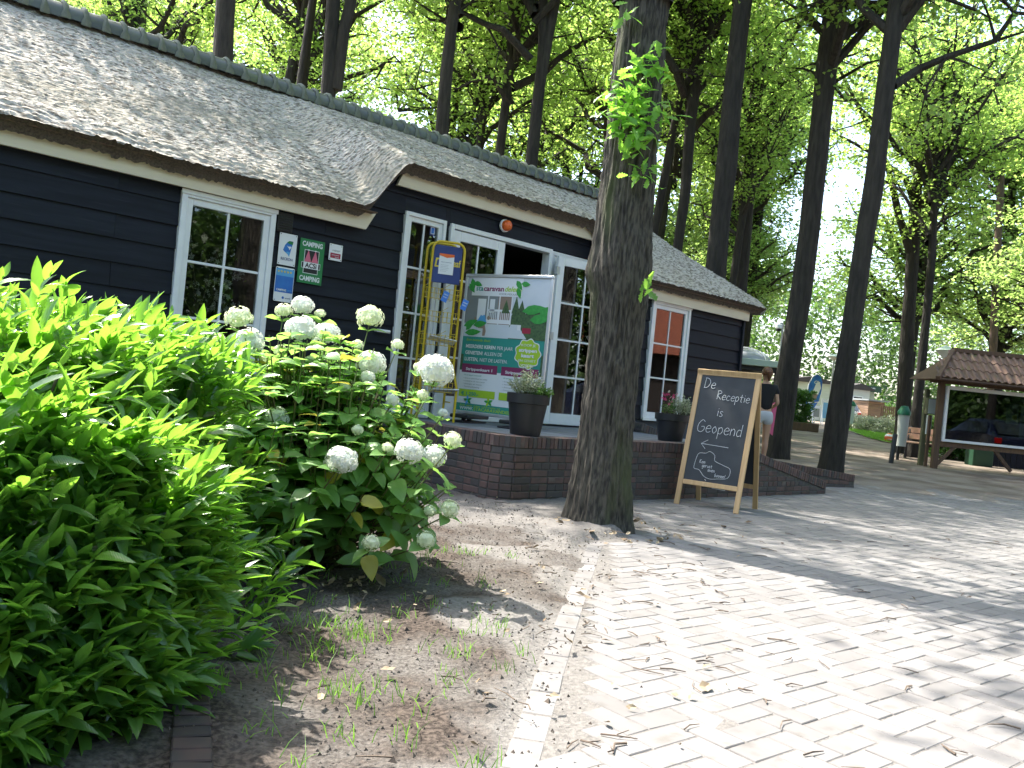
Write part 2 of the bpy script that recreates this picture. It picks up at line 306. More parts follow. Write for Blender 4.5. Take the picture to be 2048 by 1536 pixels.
def gmr(s_, a, b, c=0, d=1):
    q = N.new('ShaderNodeMapRange'); q.inputs[1].default_value = a; q.inputs[2].default_value = b; q.inputs[3].default_value = c; q.inputs[4].default_value = d; Lk(s_, q.inputs[0]); return q.outputs[0]
def gmx(f, a, b):
    x = N.new('ShaderNodeMix'); x.data_type = 'RGBA'; Lk(f, x.inputs[0])
    for i, v in ((6, a), (7, b)):
        if isinstance(v, tuple): x.inputs[i].default_value = (*v, 1)
        else: Lk(v, x.inputs[i])
    return x.outputs[2]
def gmath(op, a, b):
    x = N.new('ShaderNodeMath'); x.operation = op
    for i, v in ((0, a), (1, b)):
        if isinstance(v, (int, float)): x.inputs[i].default_value = v
        else: Lk(v, x.inputs[i])
    return x.outputs[0]
soilc = gmx(gmr(gn(55), .4, .62), (.030, .023, .019), (.092, .072, .059)); soilc = gmx(gmr(gn(2.2), .42, .62), soilc, gmx(gmr(gn(70), .35, .6), (.06, .053, .048), (.135, .123, .112)))
sandc = gmx(gmr(gn(40), .35, .65), (.13, .12, .111), (.185, .173, .160)); pathc = gmx(gmr(gn(1.3), .38, .62), (.13, .102, .078), (.24, .20, .162))
s_m = gmr(gmath('ADD', sp.outputs[0], gmath('MULTIPLY', gmath('SUBTRACT', gn(6), .5), .9)), .3, .75)
col = gmx(s_m, soilc, sandc); col = gmx(sp.outputs[1], col, pathc); Lk(col, P.inputs['Base Color'])
bp = N.new('ShaderNodeBump'); bp.inputs['Strength'].default_value = .8; bp.inputs['Distance'].default_value = .012; Lk(gn(80), bp.inputs['Height']); Lk(bp.outputs[0], P.inputs['Normal'])
soil_o = tag(link('ground', me, gm), 'dark crumbly soil running into pale sand and a sandy path', kind='structure')

# ---- herringbone pavers
pa = R_(40); PW = .105
def paver_cells():
    out = []
    for a in range(-90, 190):
        for b in range(-75, 75):
            ox, oy = a+2*b, a-2*b
            for (x, y, r) in ((ox+1, oy+.5, 0), (ox+2.5, oy, 1)):
                X_ = (x*cos(pa)-y*sin(pa))*PW+1; Y_ = (x*sin(pa)+y*cos(pa))*PW+1.2
                if not (.9 < Y_ < 14.6): continue
                if X_ < edge_x(Y_)+.095 or X_ > .66*Y_+1.3: continue
                q = FM.inverted() @ Vector((X_, Y_, 0))
                if q.y > -1.98 and q.x < 4: continue
                out.append((X_, Y_, pa+(pi/2 if r else 0)))
    return out
cells = paver_cells()
for yy in np.arange(1.0, 6.0, .208):                        # straight edging course of the paving
    sl_ = math.atan2(.1, float(edge_x(yy+.1))-float(edge_x(yy))); cells.append((float(edge_x(yy))+.055, yy, sl_))
cells = [c for c in cells]
cells.sort(key=lambda c: (0 if (c[1] > 2.2 and abs(c[0]/c[1]) < .60) else 1, c[0]**2+c[1]**2))
pavement = thing('paving', 'pale concrete herringbone paving across the forecourt', 'paving'); del pavement['category']; pavement['kind'] = 'structure'
pvm = []
for k in range(3):
    V, F = CB(.2015, .0995, .06, .003); pvm.append(MB().add([(v[0], v[1], v[2]-.03) for v in V], F).mesh('paver')); pvm[-1].materials.append(M['paver'])
rest = MB(); V0, F0 = CB(.2015, .0995, .06, .003)
for i, (x, y, a) in enumerate(cells):
    z = rnd.uniform(-.0016, .0016)-(.007 if .06 < x-edge_x(y) < .172 and y < 6 else 0)-.001*math.exp(-((x-edge_x(y)-.05)/.04)**2); tx, ty = rnd.gauss(0, .008), rnd.gauss(0, .008); a += rnd.gauss(0, .008)
    Mx = Matrix.Translation((x, y, z+float(gz(y)))) @ Euler((tx, ty, a)).to_matrix().to_4x4()
    if i < 300: link('paver', pvm[i % 3], None, pavement, Mx)
    else: rest.add([Mx @ Vector((v[0], v[1], v[2]-.03)) for v in V0], F0)
tag(rest.build('pavers', M['paver'], pavement), kind='stuff')

# ================================================================ RECEPTION BUILDING
B = thing('reception_building', 'black boarded reception building with a silvery thatched roof and white windows', 'building', mtx=FM)
SL, SR = -8.6, 4.13; RD = 2.2; ZR = 4.17
def Tr(s): return sm(-3.06, -2.50, s)*(1-sm(.25, .80, s))
def zE(s): return 2.615+.53*Tr(s)
openings = [(-4.70, -3.83, .74, 2.37), (-2.40, -1.86, .58, 2.68), (-1.80, .80, .58, 2.67), (1.83, 2.72, .73, 2.36)]
CH = .192
def spans(z0, z1, a, b):
    segs = [(a, b)]
    for (s0, s1, q0, q1) in openings:
        if z0 < q1-.02 and z1 > q0+.02:
            ns = []
            for (u, v) in segs:
                if s1 <= u or s0 >= v: ns.append((u, v)); continue
                if s0 > u: ns.append((u, s0))
                if s1 < v: ns.append((s1, v))
            segs = ns
    return segs
z = .72; k = 0
while z < 3.05:
    a, b = SL, SR
    if z+CH > 2.50:
        sr = np.linspace(-3.2, 1, 400); okz = sr[zE(sr)+.11 > z+CH]
        if len(okz) == 0: break
        a, b = float(okz.min()), float(okz.max())
    cuts = [-7.3+.37*(k % 3), -5.2-.3*(k % 2), -3.30+.2*(k % 2), 1.25+.3*(k % 2)] if k % 2 == 0 else [-6.4, 3.2]
    def board(p, q, zb, zt):
        mb = MB(); j = rnd.uniform(-.003, .003); f = min(1, (zt-zb)/(CH+.008))
        mb.add([(p+.001, -.026+j+.02*(1-f), zb), (q-.001, -.026+j+.02*(1-f), zb), (q-.001, -.006+j, zt), (p+.001, -.006+j, zt), (p+.001, .02, zb), (q-.001, .02, zb), (q-.001, .02, zt), (p+.001, .02, zt)],
               [(0, 1, 2, 3), (5, 4, 7, 6), (4, 5, 1, 0), (3, 2, 6, 7), (4, 0, 3, 7), (1, 5, 6, 2)])
        mb.build('plank', M['plank'], B)
    for (u, v) in spans(z, z+CH, a, b):
        pts = [u]+[c for c in cuts if u+.3 < c < v-.3]+[v]
        for p, q in zip(pts[:-1], pts[1:]): board(p, q, z+.004, z+CH+.012)
    for (s0, s1, q0, q1) in openings:                       # cut boards above the openings
        if z < q1-.02 and z+CH > q1+.03: board(max(s0, a), min(s1, b), q1+.004, z+CH+.012)
    z += CH; k += 1
z = .72
while z < 2.4:                                              # end wall boards
    MB().box(SR+.001, SR+.022, -.02, 4.4, z+.004, z+CH).build('plank', M['plank'], B); z += CH
mb = MB(); mb.box(SL, -1.8, -.004, .14, -.1, .715); mb.box(.8, SR-.005, -.004, .14, -.1, .715); mb.box(SR-.14, SR-.002, .14, 4.4, -.1, 2.5)
mb.build('plinth', M['plinth'], B)
MB().box(SR, SR+.05, -.05, .0, .72, 2.46).build('corner_board', M['plank'], B)
inn = MB()                                                  # rooms behind the glass
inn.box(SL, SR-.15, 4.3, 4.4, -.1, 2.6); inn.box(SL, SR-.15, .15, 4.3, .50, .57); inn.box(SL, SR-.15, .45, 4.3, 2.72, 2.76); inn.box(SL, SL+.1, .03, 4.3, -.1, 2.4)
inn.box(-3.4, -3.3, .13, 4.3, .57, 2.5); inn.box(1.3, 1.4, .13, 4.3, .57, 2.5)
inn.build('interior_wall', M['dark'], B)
mb = MB()
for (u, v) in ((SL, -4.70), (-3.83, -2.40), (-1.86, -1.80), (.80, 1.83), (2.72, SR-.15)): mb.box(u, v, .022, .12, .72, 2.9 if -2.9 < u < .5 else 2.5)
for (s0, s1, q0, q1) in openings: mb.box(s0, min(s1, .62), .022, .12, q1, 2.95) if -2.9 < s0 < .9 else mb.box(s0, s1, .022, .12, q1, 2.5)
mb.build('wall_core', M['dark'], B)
inn = MB(); inn.box(-1.2, .2, 2.4, 2.5, .57, 1.62); inn.box(-1.25, .25, 2.35, 2.55, 1.62, 1.66); inn.build('counter', M['kwood'], B)
# fascia boards with bevelled ends
def fascia(s0, s1, z0, z1, bl=0, br=0):
    MB().poly([(s0+bl, z0), (s1-br, z0), (s1, z1), (s0, z1)], -.10, -.065).build('fascia_board', M['cream'], B)
fascia(SL, -2.80, 2.385, 2.56, br=.10); fascia(-2.50, .60, 2.895, 3.08, bl=-.08, br=.05); fascia(.86, SR+.06, 2.35, 2.55, bl=-.0)
MB().poly([(.55, 2.93), (.62, 3.05), (.80, 2.55), (.72, 2.45)], -.105, -.07).build('fascia_board', M['cream'], B)
MB().box(SL, -2.85, -.20, .02, 2.545, 2.555).build('soffit', M['kwood'], B); MB().box(.75, SR+.2, -.20, .02, 2.535, 2.545).build('soffit', M['kwood'], B)
# thatch
NS, NV = 820, 270; sgrid = np.linspace(SL, 1, NS); v = np.linspace(0, 1, NV)
Sx, Vv = np.meshgrid(sgrid, v, indexing='ij'); u01 = (Sx-SL)/(1-SL)
send = 3.46+.98*Vv; Sx = SL+u01*(send-SL)
def roofpt(Sx, Vv):
    e = -RD+(RD+.24)*Vv; ze = zE(Sx); z_ = ZR+(ze-ZR)*Vv; z_ = z_-.05*np.sin(pi*Vv)*(1-Tr(Sx)); z_ = z_-.05*sm(.93, 1.0, Vv); return e, z_
e, z_ = roofpt(Sx, Vv); L = 2.95
ph = Vv*L/.056+vnoise(Sx*13, Vv*L*5, 0, 11)*1.5+vnoise(Sx*3, Vv*L*1.5, 0, 12)*2; saw = ph-np.floor(ph)
cl = vnoise(Sx*26, np.floor(ph)*7.3, 0, 13); hgt = .017*saw**1.3*(.25+cl)+.012*vnoise(Sx*60, Vv*L*20, 0, 14)+.022*(vnoise(Sx*1.1, Vv*2.5, 0, 15)-.5)
nx, nz = .50, .86
Pv = np.stack([Sx, -(e+hgt*nx), z_+hgt*nz], -1)
me = nmesh('thatch', Pv.reshape(-1, 3), grid_faces(NS, NV), False); roof = link('thatched_roof', me, M['thatch'], B)
# cut eave: thick ragged edge
ne = 7; tt = np.linspace(0, 1, ne); Se = np.repeat(Sx[:, -1:], ne, 1); T2 = np.repeat(tt[None], NS, 0)
e2, z2 = Pv[:, -1, 1:2], Pv[:, -1, 2:3]
ragged = vnoise(Se*70, T2*9, 0, 21)*.022+vnoise(Se*18, T2*2, 0, 22)*.02
Pe = np.stack([Se, e2+.10*T2+ragged*np.sin(pi*T2*.9+.2), z2-.082*T2-ragged*T2*.6], -1)
link('eave_edge', nmesh('eave', Pe.reshape(-1, 3), grid_faces(NS, ne)), M['thatchcut'], roof)
un = np.stack([np.stack([Pe[:, -1, 0], Pe[:, -1, 1], Pe[:, -1, 2]], -1), np.stack([Pe[:, -1, 0], Pe[:, -1, 1]*0+.05, Pe[:, -1, 2]+.20], -1)], 1)
link('thatch_underside', nmesh('under', un.reshape(-1, 3), grid_faces(NS, 2)), M['thatchcut'], roof)
# end (hip) face and back slope
mb = MB(); nb = 24
prev = None
col0 = [Pv[-1, int(t*(NV-1))] for t in np.linspace(0, 1, nb)]; V_ = []
for p in col0: V_ += [tuple(p), (p[0]-.03, p[1]+.06, p[2]-.10), (p[0]-.03, 4.4-p[1]-.06, p[2]-.10), (p[0], 4.4-p[1], p[2])]
mb.add(V_, [(i*4+j, i*4+j+1, i*4+5+j, i*4+4+j) for i in range(nb-1) for j in range(3)])
mb.build('hip_end', M['thatch'], roof)
MB().add([(SL, 2.2, ZR), (3.46, 2.2, ZR), (4.44, 4.78, 2.5), (SL, 4.78, 2.5)], [(0, 1, 2, 3)]).build('back_slope', M['thatch'], roof)
# ridge tiles
def half(r0, r1, L, n=12, th=.012):
    mb = MB(); vs = []; a0, a1 = R_(-12), R_(192)
    for (x, r) in ((0, r0), (L*.5, (r0+r1)/2), (L, r1)):
        for k in range(n+1): a = a0+(a1-a0)*k/n; vs.append((x, cos(a)*r, sin(a)*r))
    for k in range(n+1): a = a0+(a1-a0)*k/n; vs.append((L, cos(a)*(r1-th), sin(a)*(r1-th)))
    for k in range(n+1): a = a0+(a1-a0)*k/n; vs.append((0, cos(a)*(r0-th), sin(a)*(r0-th)))
    return mb.add(vs, [(i*(n+1)+k, i*(n+1)+k+1, (i+1)*(n+1)+k+1, (i+1)*(n+1)+k) for i in range(3) for k in range(n)])
rt = half(.138, .146, .192).mesh('ridge_tile', True); rt.materials.append(M['ridge'])
mo = []
for q in range(3):
    mb = MB(); n = 14; vs = []
    for x, r in ((-.022, .150), (-.006, .172), (.012, .172), (.030, .152)):
        for k in range(n+1):
            a = R_(-16)+R_(212)*k/n; j = rnd.uniform(-.005, .006); wv = .014*(k < 2 or k > n-2); vs.append((x*(1+2.0*wv/.02*.5)+j, cos(a)*(r+j*.5), sin(a)*(r+j*.5)))
    mb.add(vs, [(i*(n+1)+k, i*(n+1)+k+1, (i+1)*(n+1)+k+1, (i+1)*(n+1)+k) for i in range(3) for k in range(n)]); mo.append(mb.mesh('mortar', True)); mo[-1].materials.append(M['mortar'])
x = -7.4; i = 0
while x < 3.42:
    zt = ZR+.0; Mx = Matrix.Translation((x, RD, zt+rnd.uniform(-.004, .004))) @ Euler((rnd.gauss(0, .02), rnd.gauss(0, .006), rnd.gauss(0, .006))).to_matrix().to_4x4()
    link('ridge_tile', rt, None, B, Mx); link('mortar_joint', mo[i % 3], None, B, Mx); x += .188; i += 1

# ---- windows and doors
def frame_ring(mb, s0, s1, z0, z1, wd, y0, y1, b=.004):
    mb.bbox(s0, s0+wd, y0, y1, z0, z1, b); mb.bbox(s1-wd, s1, y0, y1, z0, z1, b); mb.bbox(s0+wd, s1-wd, y0, y1, z1-wd, z1, b); mb.bbox(s0+wd, s1-wd, y0, y1, z0, z0+wd, b)
def glazed(parent, s0, s1, z0, z1, nc, nr, y, sash=.055, rail=None, name='sash', mw=.022, pane=True):
    mb = MB(); rail = rail or sash; mb.bbox(s0, s0+sash, y, y+.05, z0, z1); mb.bbox(s1-sash, s1, y, y+.05, z0, z1); mb.bbox(s0+sash, s1-sash, y, y+.05, z1-sash, z1); mb.bbox(s0+sash, s1-sash, y, y+.05, z0, z0+rail)
    o = mb.build(name, M['white'], parent); g0, g1, h0, h1 = s0+sash, s1-sash, z0+rail, z1-sash
    for i in range(1, nc):
        c = g0+(g1-g0)*i/nc; MB().bbox(c-mw/2, c+mw/2, y+.014, y+.034, h0, h1, .002).build('muntin', M['white'], o)
    for j in range(1, nr):
        c = h0+(h1-h0)*j/nr; MB().bbox(g0, g1, y+.0125, y+.0355, c-mw/2, c+mw/2, .002).build('muntin', M['white'], o)
    for i in range(nc):
        for j in range(nr):
            MB().box(g0+(g1-g0)*i/nc, g0+(g1-g0)*(i+1)/nc, y+.022, y+.026, h0+(h1-h0)*j/nr, h0+(h1-h0)*(j+1)/nr).build('pane', M['glass'], o)
    return o
for (s0, s1, z0, z1) in (openings[0], openings[3]):
    mb = MB(); frame_ring(mb, s0, s1, z0, z1, .05, -.055, .06); mb.bbox(s0-.01, s1+.01, -.066, -.0545, z1-.028, z1+.012); mb.bbox(s0-.012, s1+.012, -.075, -.0545, z0-.012, z0+.03)
    mb.build('window_frame', M['white'], B)
    glazed(B, s0+.051, s1-.051, z0+.051, z1-.051, 2, 3, -.035, name='window')
mb = MB(); frame_ring(mb, -2.40, -1.86, .581, 2.68, .04, -.05, .06); mb.build('window_frame', M['white'], B); glazed(B, -2.359, -1.901, .622, 2.639, 2, 4, -.03, sash=.05, rail=.10, name='sidelight')
mb = MB(); frame_ring(mb, -1.80, -.22, .581, 2.67, .05, -.055, .07); mb.build('door_frame', M['white'], B)
dl = glazed(B, -1.748, -.985, .632, 2.61, 2, 4, -.04, sash=.105, rail=.20, name='door')
MB().tube([(-1.03, -.09, 1.55), (-1.03, -.105, 1.55), (-1.12, -.105, 1.55)], .009).build('handle', M['alu'], dl)
mb = MB(); frame_ring(mb, -.215, .80, .581, 2.66, .05, -.03, .07); mb.build('window_frame', M['white'], B); glazed(B, -.163, .748, .632, 2.609, 2, 4, -.015, sash=.06, rail=.10, name='sidelight')
# open leaf, swung back against the side light
od = bpy.data.objects.new('open_door', None); C.objects.link(od); od.parent = B; od.location = (-.19, -.09, 0); od.rotation_euler = (0, 0, R_(-7)); tag(od, 'white door leaf swung open against the side window')
lf = glazed(od, 0, .93, .60, 2.595, 2, 4, -.05, sash=.10, rail=.13, name='door_leaf')
mb = MB(); [mb.box(-.02, .03, -.055, -.01, zz, zz+.09) for zz in (.8, 1.6, 2.38)]; mb.build('hinge', M['alu'], od)
mb = MB(); ns = 60
for (a, b, nm) in ((-.10, .16, 0), (.55, .72, 1), (2.30, 2.62, 0)):
    xs = np.linspace(a, b, ns); V_ = []
    for q in xs: V_ += [(q, .18+.022*sin(q*95), .62), (q, .18+.022*sin(q*95), 2.6)]
    mb.add(V_, [(2*i, 2*i+2, 2*i+3, 2*i+1) for i in range(ns-1)])
mb.build('curtain', M['curtain'], B)
# ventilation grille, round warning lamp, pipe
vt = MB(); vt.bbox(-3.81, -3.655, -.044, -.030, 2.20, 2.375); vt = vt.build('ventilation_grille', M['black'], B)
for i in range(7): MB().beam((-3.80, -.052, 2.215+i*.022), (-3.665, -.052, 2.215+i*.022), .012, .004).build('slat', M['black'], vt)
lb = MB().lathe([(0, 0), (.072, 0), (.072, .022), (.06, .026)], 24).build('warning_lamp', M['white'], B, True); lb.matrix_local = Matrix.Translation((-1.03, -.035, 2.795)) @ Matrix.Rotation(pi/2, 4, 'X')
MB().lathe([(.060, .026), (.062, .05), (.055, .075), (.035, .092), (0, .098)], 24).build('lamp_lens', M['orange'], lb, True)
pp = MB().tube([(-2.62, -.06, 1.43), (-2.47, -.06, 1.43)], .017, 12); pp.tube([(-2.62, -.06, 1.43), (-2.62, 0, 1.43)], .012, 8); pp.build('pipe_end', M['white'], B)

# ---- wall signs (each a thing)
def sign(name, label, s0, s1, z0, z1, m, th=.004, rad=0):
    o = thing(name, label, 'sign', mtx=FM @ Matrix.Translation((s0, -.034, z0))); W_, H_ = s1-s0, z1-z0
    pts = rect(0, 0, W_, H_)
    if rad: pts = [(cx+rad*cos(a), cz+rad*sin(a)) for cx, cz, q in ((W_-rad, H_-rad, 0), (rad, H_-rad, 1), (rad, rad, 2), (W_-rad, rad, 3)) for a in np.linspace(q*pi/2, q*pi/2+pi/2, 5)][::-1]
    MB().poly(pts, -.001, th-.001).build('plate', m, o)
    mb = MB()
    for x in (.012, W_-.012):
        for z_ in (.012, H_-.012): mb.tube([(x, -.005, z_), (x, 0, z_)], .004, 8)
    mb.build('screws', M['darkmetal'], o); return o, W_, H_
o, W_, H_ = sign('membership_sign', 'small white enamel sign lettered RECRON with a blue and green bird mark', -3.77, -3.59, 1.905, 2.195, M['pwhite'])
text('RECRON', .036, W_*.5, .045, M['navy'], o, width=W_*.66, align='CENTER', y=-.003, bold=.0004)
flat([(.045, .135), (.062, .185), (.085, .215), (.115, .228), (.140, .223), (.135, .195), (.128, .165), (.120, .12), (.112, .085), (.090, .11), (.068, .118)], M['blue'], o, y=-.0025)
flat([(.078, .208), (.10, .226), (.142, .226), (.137, .195), (.110, .198)], M['green'], o, y=-.0034)
flat([(.068, .118), (.090, .128), (.118, .122), (.112, .082), (.092, .104)], M['blue2'], o, y=-.0034)
flat([(.080, .180), (.098, .172), (.112, .178), (.126, .172), (.108, .142), (.104, .156)], M['pwhite'], o, y=-.0040)
o, W_, H_ = sign('campsite_sign', 'blue and white rounded sign with yellow stars below the white bird sign', -3.775, -3.585, 1.57, 1.885, M['pwhite'], rad=.014)
flat(rect(.004, .085, W_-.004, .235), M['blue'], o, y=-.0022); flat(rect(.004, .235, W_-.004, H_-.012), M['blue2'], o, y=-.0022)
for i in range(5):
    c = (.028+i*.031, H_-.040); flat([(c[0]+(.014 if k % 2 == 0 else .006)*sin(k*pi/5), c[1]+(.014 if k % 2 == 0 else .006)*cos(k*pi/5)) for k in range(10)], M['gold'], o, y=-.0034)
text('CAMPING', .026, .020, .098, M['pwhite'], o, width=.10, y=-.0034, bold=.0006); text('2013', .024, .126, .099, M['blue2'], o, width=.045, y=-.0034)
text('anwb', .022, .115, .030, M['navy'], o, width=.055, y=-.003); flat([(.095+.012*cos(a), .038+.012*sin(a)) for a in np.linspace(0, 2*pi, 12, endpoint=False)], M['blue'], o)
o, W_, H_ = sign('camping_sign', 'green camping sign with pink tent emblem, the tallest of the wall signs', -3.555, -3.295, 1.775, 2.185, M['green'])
text('CAMPING', .062, W_/2, H_-.066, M['pwhite'], o, width=W_*.82, bold=.002, align='CENTER'); text('CAMPING', .062, W_/2, .024, M['pwhite'], o, width=W_*.82, bold=.002, align='CENTER')
flat(rect(.052, .092, W_-.052, H_-.098), M['pwhite'], o, y=-.0022); flat(rect(.030, .140, W_-.030, .196), M['pwhite'], o, y=-.0022)
flat(rect(.057, .097, W_-.057, H_-.103), M['black2'], o, y=-.0030); flat(rect(.034, .144, .050, .192), M['black2'], o, y=-.0030); flat(rect(W_-.050, .144, W_-.034, .192), M['black2'], o, y=-.0030)
for c in (.093, W_-.093): flat([(c-.036, .2), (c+.036, .2), (c+.003, H_-.108), (c-.003, H_-.108)], M['pk'], o, y=-.0038); flat([(c-.012, H_-.095), (c+.012, H_-.095), (c, H_-.11)], M['pwhite'], o, y=-.0045)
flat(rect(.054, .138, W_-.054, .198), M['pwhite'], o, y=-.0045); text('ACSi', .062, W_/2, .147, M['black2'], o, width=.122, bold=.0018, align='CENTER', y=-.0055)
o, W_, H_ = sign('notice_plate', 'smallest white wall plate with a dark red band, right of the green camping sign', -3.243, -3.098, 2.035, 2.19, M['pwhite'])
flat(rect(.016, .022, W_-.016, .070), M['dred'], o); text('vrijetijd', .026, .03, .088, M['pgrey'], o, width=.085, shear=.3); text('geopend', .016, .03, .048, M['pwhite'], o, width=.08, y=-.0035); text('camping', .014, .065, .030, M['pwhite'], o, width=.045, y=-.0035)
o = thing('paper_notice', 'white paper notice taped inside the closed door pane', 'notice', mtx=FM @ Matrix.Translation((-1.36, -.016, 2.03))); flat(rect(0, 0, .21, .30), M['paper'], o, y=.01, name='sheet')
for i in range(9): flat(rect(.03, .25-i*.02, .03+.14*rnd.uniform(.6, 1), .253-i*.02), M['pgrey'], o, y=.0085)
o = thing('sticker', 'small blue sticker in the top of the narrow side window', 'sticker', mtx=FM @ Matrix.Translation((-2.05, -.0095, 2.50))); flat(rect(0, 0, .075, .10), M['navy'], o, y=0, name='film'); flat(rect(.012, .014, .063, .086), M['pwhite'], o, y=-.001); flat(rect(.018, .02, .057, .08), M['blue'], o, y=-.002)

# ---- vase with blossom behind the left window
o = thing('vase', 'tall slim teal glass vase behind the left window', 'vase', mtx=FM @ Matrix.Translation((-4.36, .20, .62))); MB().lathe([(0, 0), (.045, 0), (.05, .05), (.035, .3), (.022, .62), (.02, .78), (.017, .78)], 16).build('glass_body', M['vase'], o, True)
o = thing('blossom_branches', 'bunch of white blossom branches standing in the teal vase', 'flowers', mtx=FM @ Matrix.Translation((-4.36, .20, 1.3)))
fl = MB()
V5 = [(0, 0, .0)]+[(cos(a)*r, sin(a)*r, z_) for k in range(5) for (a, r, z_) in ((k*1.2566-.45, .6, .1), (k*1.2566, 1, .3), (k*1.2566+.45, .6, .1))]
F5 = [(0, 1+3*k, 2+3*k, 3+3*k) for k in range(5)]
for b_ in range(13):
    tip = Vector((rnd.uniform(-.28, .42), rnd.uniform(-.10, .12), rnd.uniform(.1, .72))); pts = [Vector((0, 0, 0)), tip*.4+Vector((0, 0, .08)), tip]; MB().tube(pts, [.005, .004, .002], 5).build('branch', M['twig'], o)
    for k in range(9):
        c = pts[1].lerp(tip, rnd.uniform(.5, 1.1))+Vector([rnd.gauss(0, .035) for _ in range(3)]); r = rnd.uniform(.02, .032); E_ = Euler((rnd.uniform(0, 6), rnd.uniform(0, 6), rnd.uniform(0, 6))).to_matrix(); fl.add([c+E_ @ Vector(q)*r for q in V5], F5)
tag(fl.build('blossom', M['petal'], o), kind='stuff')
gl = MB()
for k in range(50):
    c = Vector((rnd.uniform(-.28, .4), rnd.uniform(-.15, .15), rnd.uniform(.1, .75))); d = Vector([rnd.gauss(0, 1) for _ in range(3)]).normalized()*.035; e_ = d.orthogonal().normalized()*.014; gl.add([c, c+d*.5+e_, c+d, c+d*.5-e_], [(0, 1, 2, 3)])
tag(gl.build('foliage', M['oak'], o), kind='stuff')

# ================================================================ BRICK TERRACE WALL
WM = FM
SC, WC, RC = -2.52, -1.95, .22
L1 = 1.95-RC; LA = RC*pi/2; L2 = 3.45-SC-RC
def wpath(L):                                               # along the outer face: back to front, round the corner, then along the terrace
    if L < L1: return SC, -L, -pi/2
    if L < L1+LA: a = (L-L1)/RC; return SC+RC-RC*cos(a), WC+RC-RC*sin(a), -pi/2+a
    return SC+RC+(L-L1-LA), WC, 0.
def wtop(s): return float(np.interp(s, [-9, 1.25, 3.45], [.585, .585, .15]))
LT = L1+LA+L2
wall = thing('terrace_wall', 'red brown brick terrace wall with rounded corner and upright brick coping', 'wall', mtx=WM)
bricks = []
def brick_at(L, zc, length, h, depth, tilt=0, proud=0):
    s, w__, a = wpath(L); T = Vector((cos(a), sin(a), 0)); nrm = Vector((sin(a), -cos(a), 0))   # outward
    c = Vector((s, w__, zc))-nrm*(depth/2-proud); return Matrix.Translation(c) @ Matrix.Rotation(a, 4, 'Z') @ Matrix.Rotation(tilt, 4, 'Y')
COP = .100
Lq = .03
while Lq < LT-.03:                                          # coping: bricks on end
    s = wpath(Lq)[0]; tl = math.atan(.435/2.2) if s > 1.25 else 0
    bricks.append((brick_at(Lq, wtop(s)-COP/2, 0, 0, .20, tl, .006+rnd.uniform(-.002, .003)), 'c')); Lq += .0545 if not (L1 < Lq < L1+LA) else .047
zc = -.02; k = 0
while zc < .50:
    Lq = -.05 if k % 2 else .05
    while Lq < LT:
        ln = .205 if (k % 3 != 2) else .098
        if L1-.1 < Lq+ln/2 < L1+LA: ln = .098
        mid = Lq+ln/2
        if mid > LT-.02: break
        s = wpath(mid)[0]
        if zc+.0625 <= wtop(s+.08)-COP+.012: bricks.append((brick_at(mid, zc+.030, ln, .05, .10, 0, rnd.uniform(-.002, .002)), 'l' if ln > .15 else 'h'))
        Lq += ln+.010
    zc += .0635; k += 1
bt = {}
for kk, (a, b, c) in dict(c=(.0475, .20, COP), l=(.203, .10, .0545), h=(.097, .10, .0545)).items():
    V, F = CB(a, b, c, .004); bt[kk] = (MB().add(V, F).mesh('brick'), V, F); bt[kk][0].materials.append(M['brick'])
camw = Vector((0, 0, CAMZ))
def bkey(b):
    p = WM @ b[0].translation; hid = (p.x/p.y < -.09) or (.105 < p.x/p.y < .13) ; return p.length+(50 if hid else 0)
bricks.sort(key=bkey); rest = MB()
for i, (Mx, kk) in enumerate(bricks):
    Mx = Mx @ Euler((rnd.gauss(0, .006), rnd.gauss(0, .006), rnd.gauss(0, .006))).to_matrix().to_4x4()
    if i < 300: link('brick', bt[kk][0], None, wall, Mx)
    else: rest.add([Mx @ Vector(v) for v in bt[kk][1]], bt[kk][2])
tag(rest.build('bricks', M['brick'], wall), kind='stuff')
mb = MB(); Ls = list(np.linspace(0, L1, 6))+list(np.linspace(L1, L1+LA, 8))[1:]+list(np.linspace(L1+LA, LT-.004, 60))[1:]; V_ = []
for L_ in Ls:
    s, w__, a = wpath(L_); nrm = Vector((sin(a), -cos(a), 0)); zt = wtop(s)-.012
    for dd in (.006, .19): q = Vector((s, w__, 0))-nrm*dd; V_ += [(q.x, q.y, -.1), (q.x, q.y, zt)]
mb.add(V_, [f for i in range(len(Ls)-1) for f in ((4*i, 4*i+4, 4*i+5, 4*i+1), (4*i+2, 4*i+3, 4*i+7, 4*i+6), (4*i+1, 4*i+5, 4*i+7, 4*i+3))]+[(len(V_)-4, len(V_)-2, len(V_)-1, len(V_)-3)])
mb.build('mortar_core', M['joint'], wall)
# terrace floor tiles
terr = thing('terrace_floor', 'grey tiled terrace floor in front of the doors', 'terrace', mtx=WM); del terr['category']; terr['kind'] = 'structure'
MB().add([(-2.3, -1.75, .535), (1.2, -1.75, .535), (1.2, .0, .535), (-2.3, 0, .535), (3.4, -1.75, .12), (3.4, 0, .12)], [(0, 1, 2, 3), (1, 4, 5, 2)]).build('screed', M['joint'], terr)
tm = MB(); V, F = CB(.294, .294, .04, .003); tm = tm.add(V, F).mesh('tile'); tm.materials.append(M['decktile'])
for i in range(19):
    for j in range(6):
        s = -2.16+.3*i; zz = .555 if s < 1.2 else .555-(s-1.2)*.192
        link('tile', tm, None, terr, Matrix.Translation((s, -1.60+.3*j, zz+rnd.uniform(-.001, .001))) @ Matrix.Rotation(math.atan(.192) if s > 1.2 else 0, 4, 'Y'))
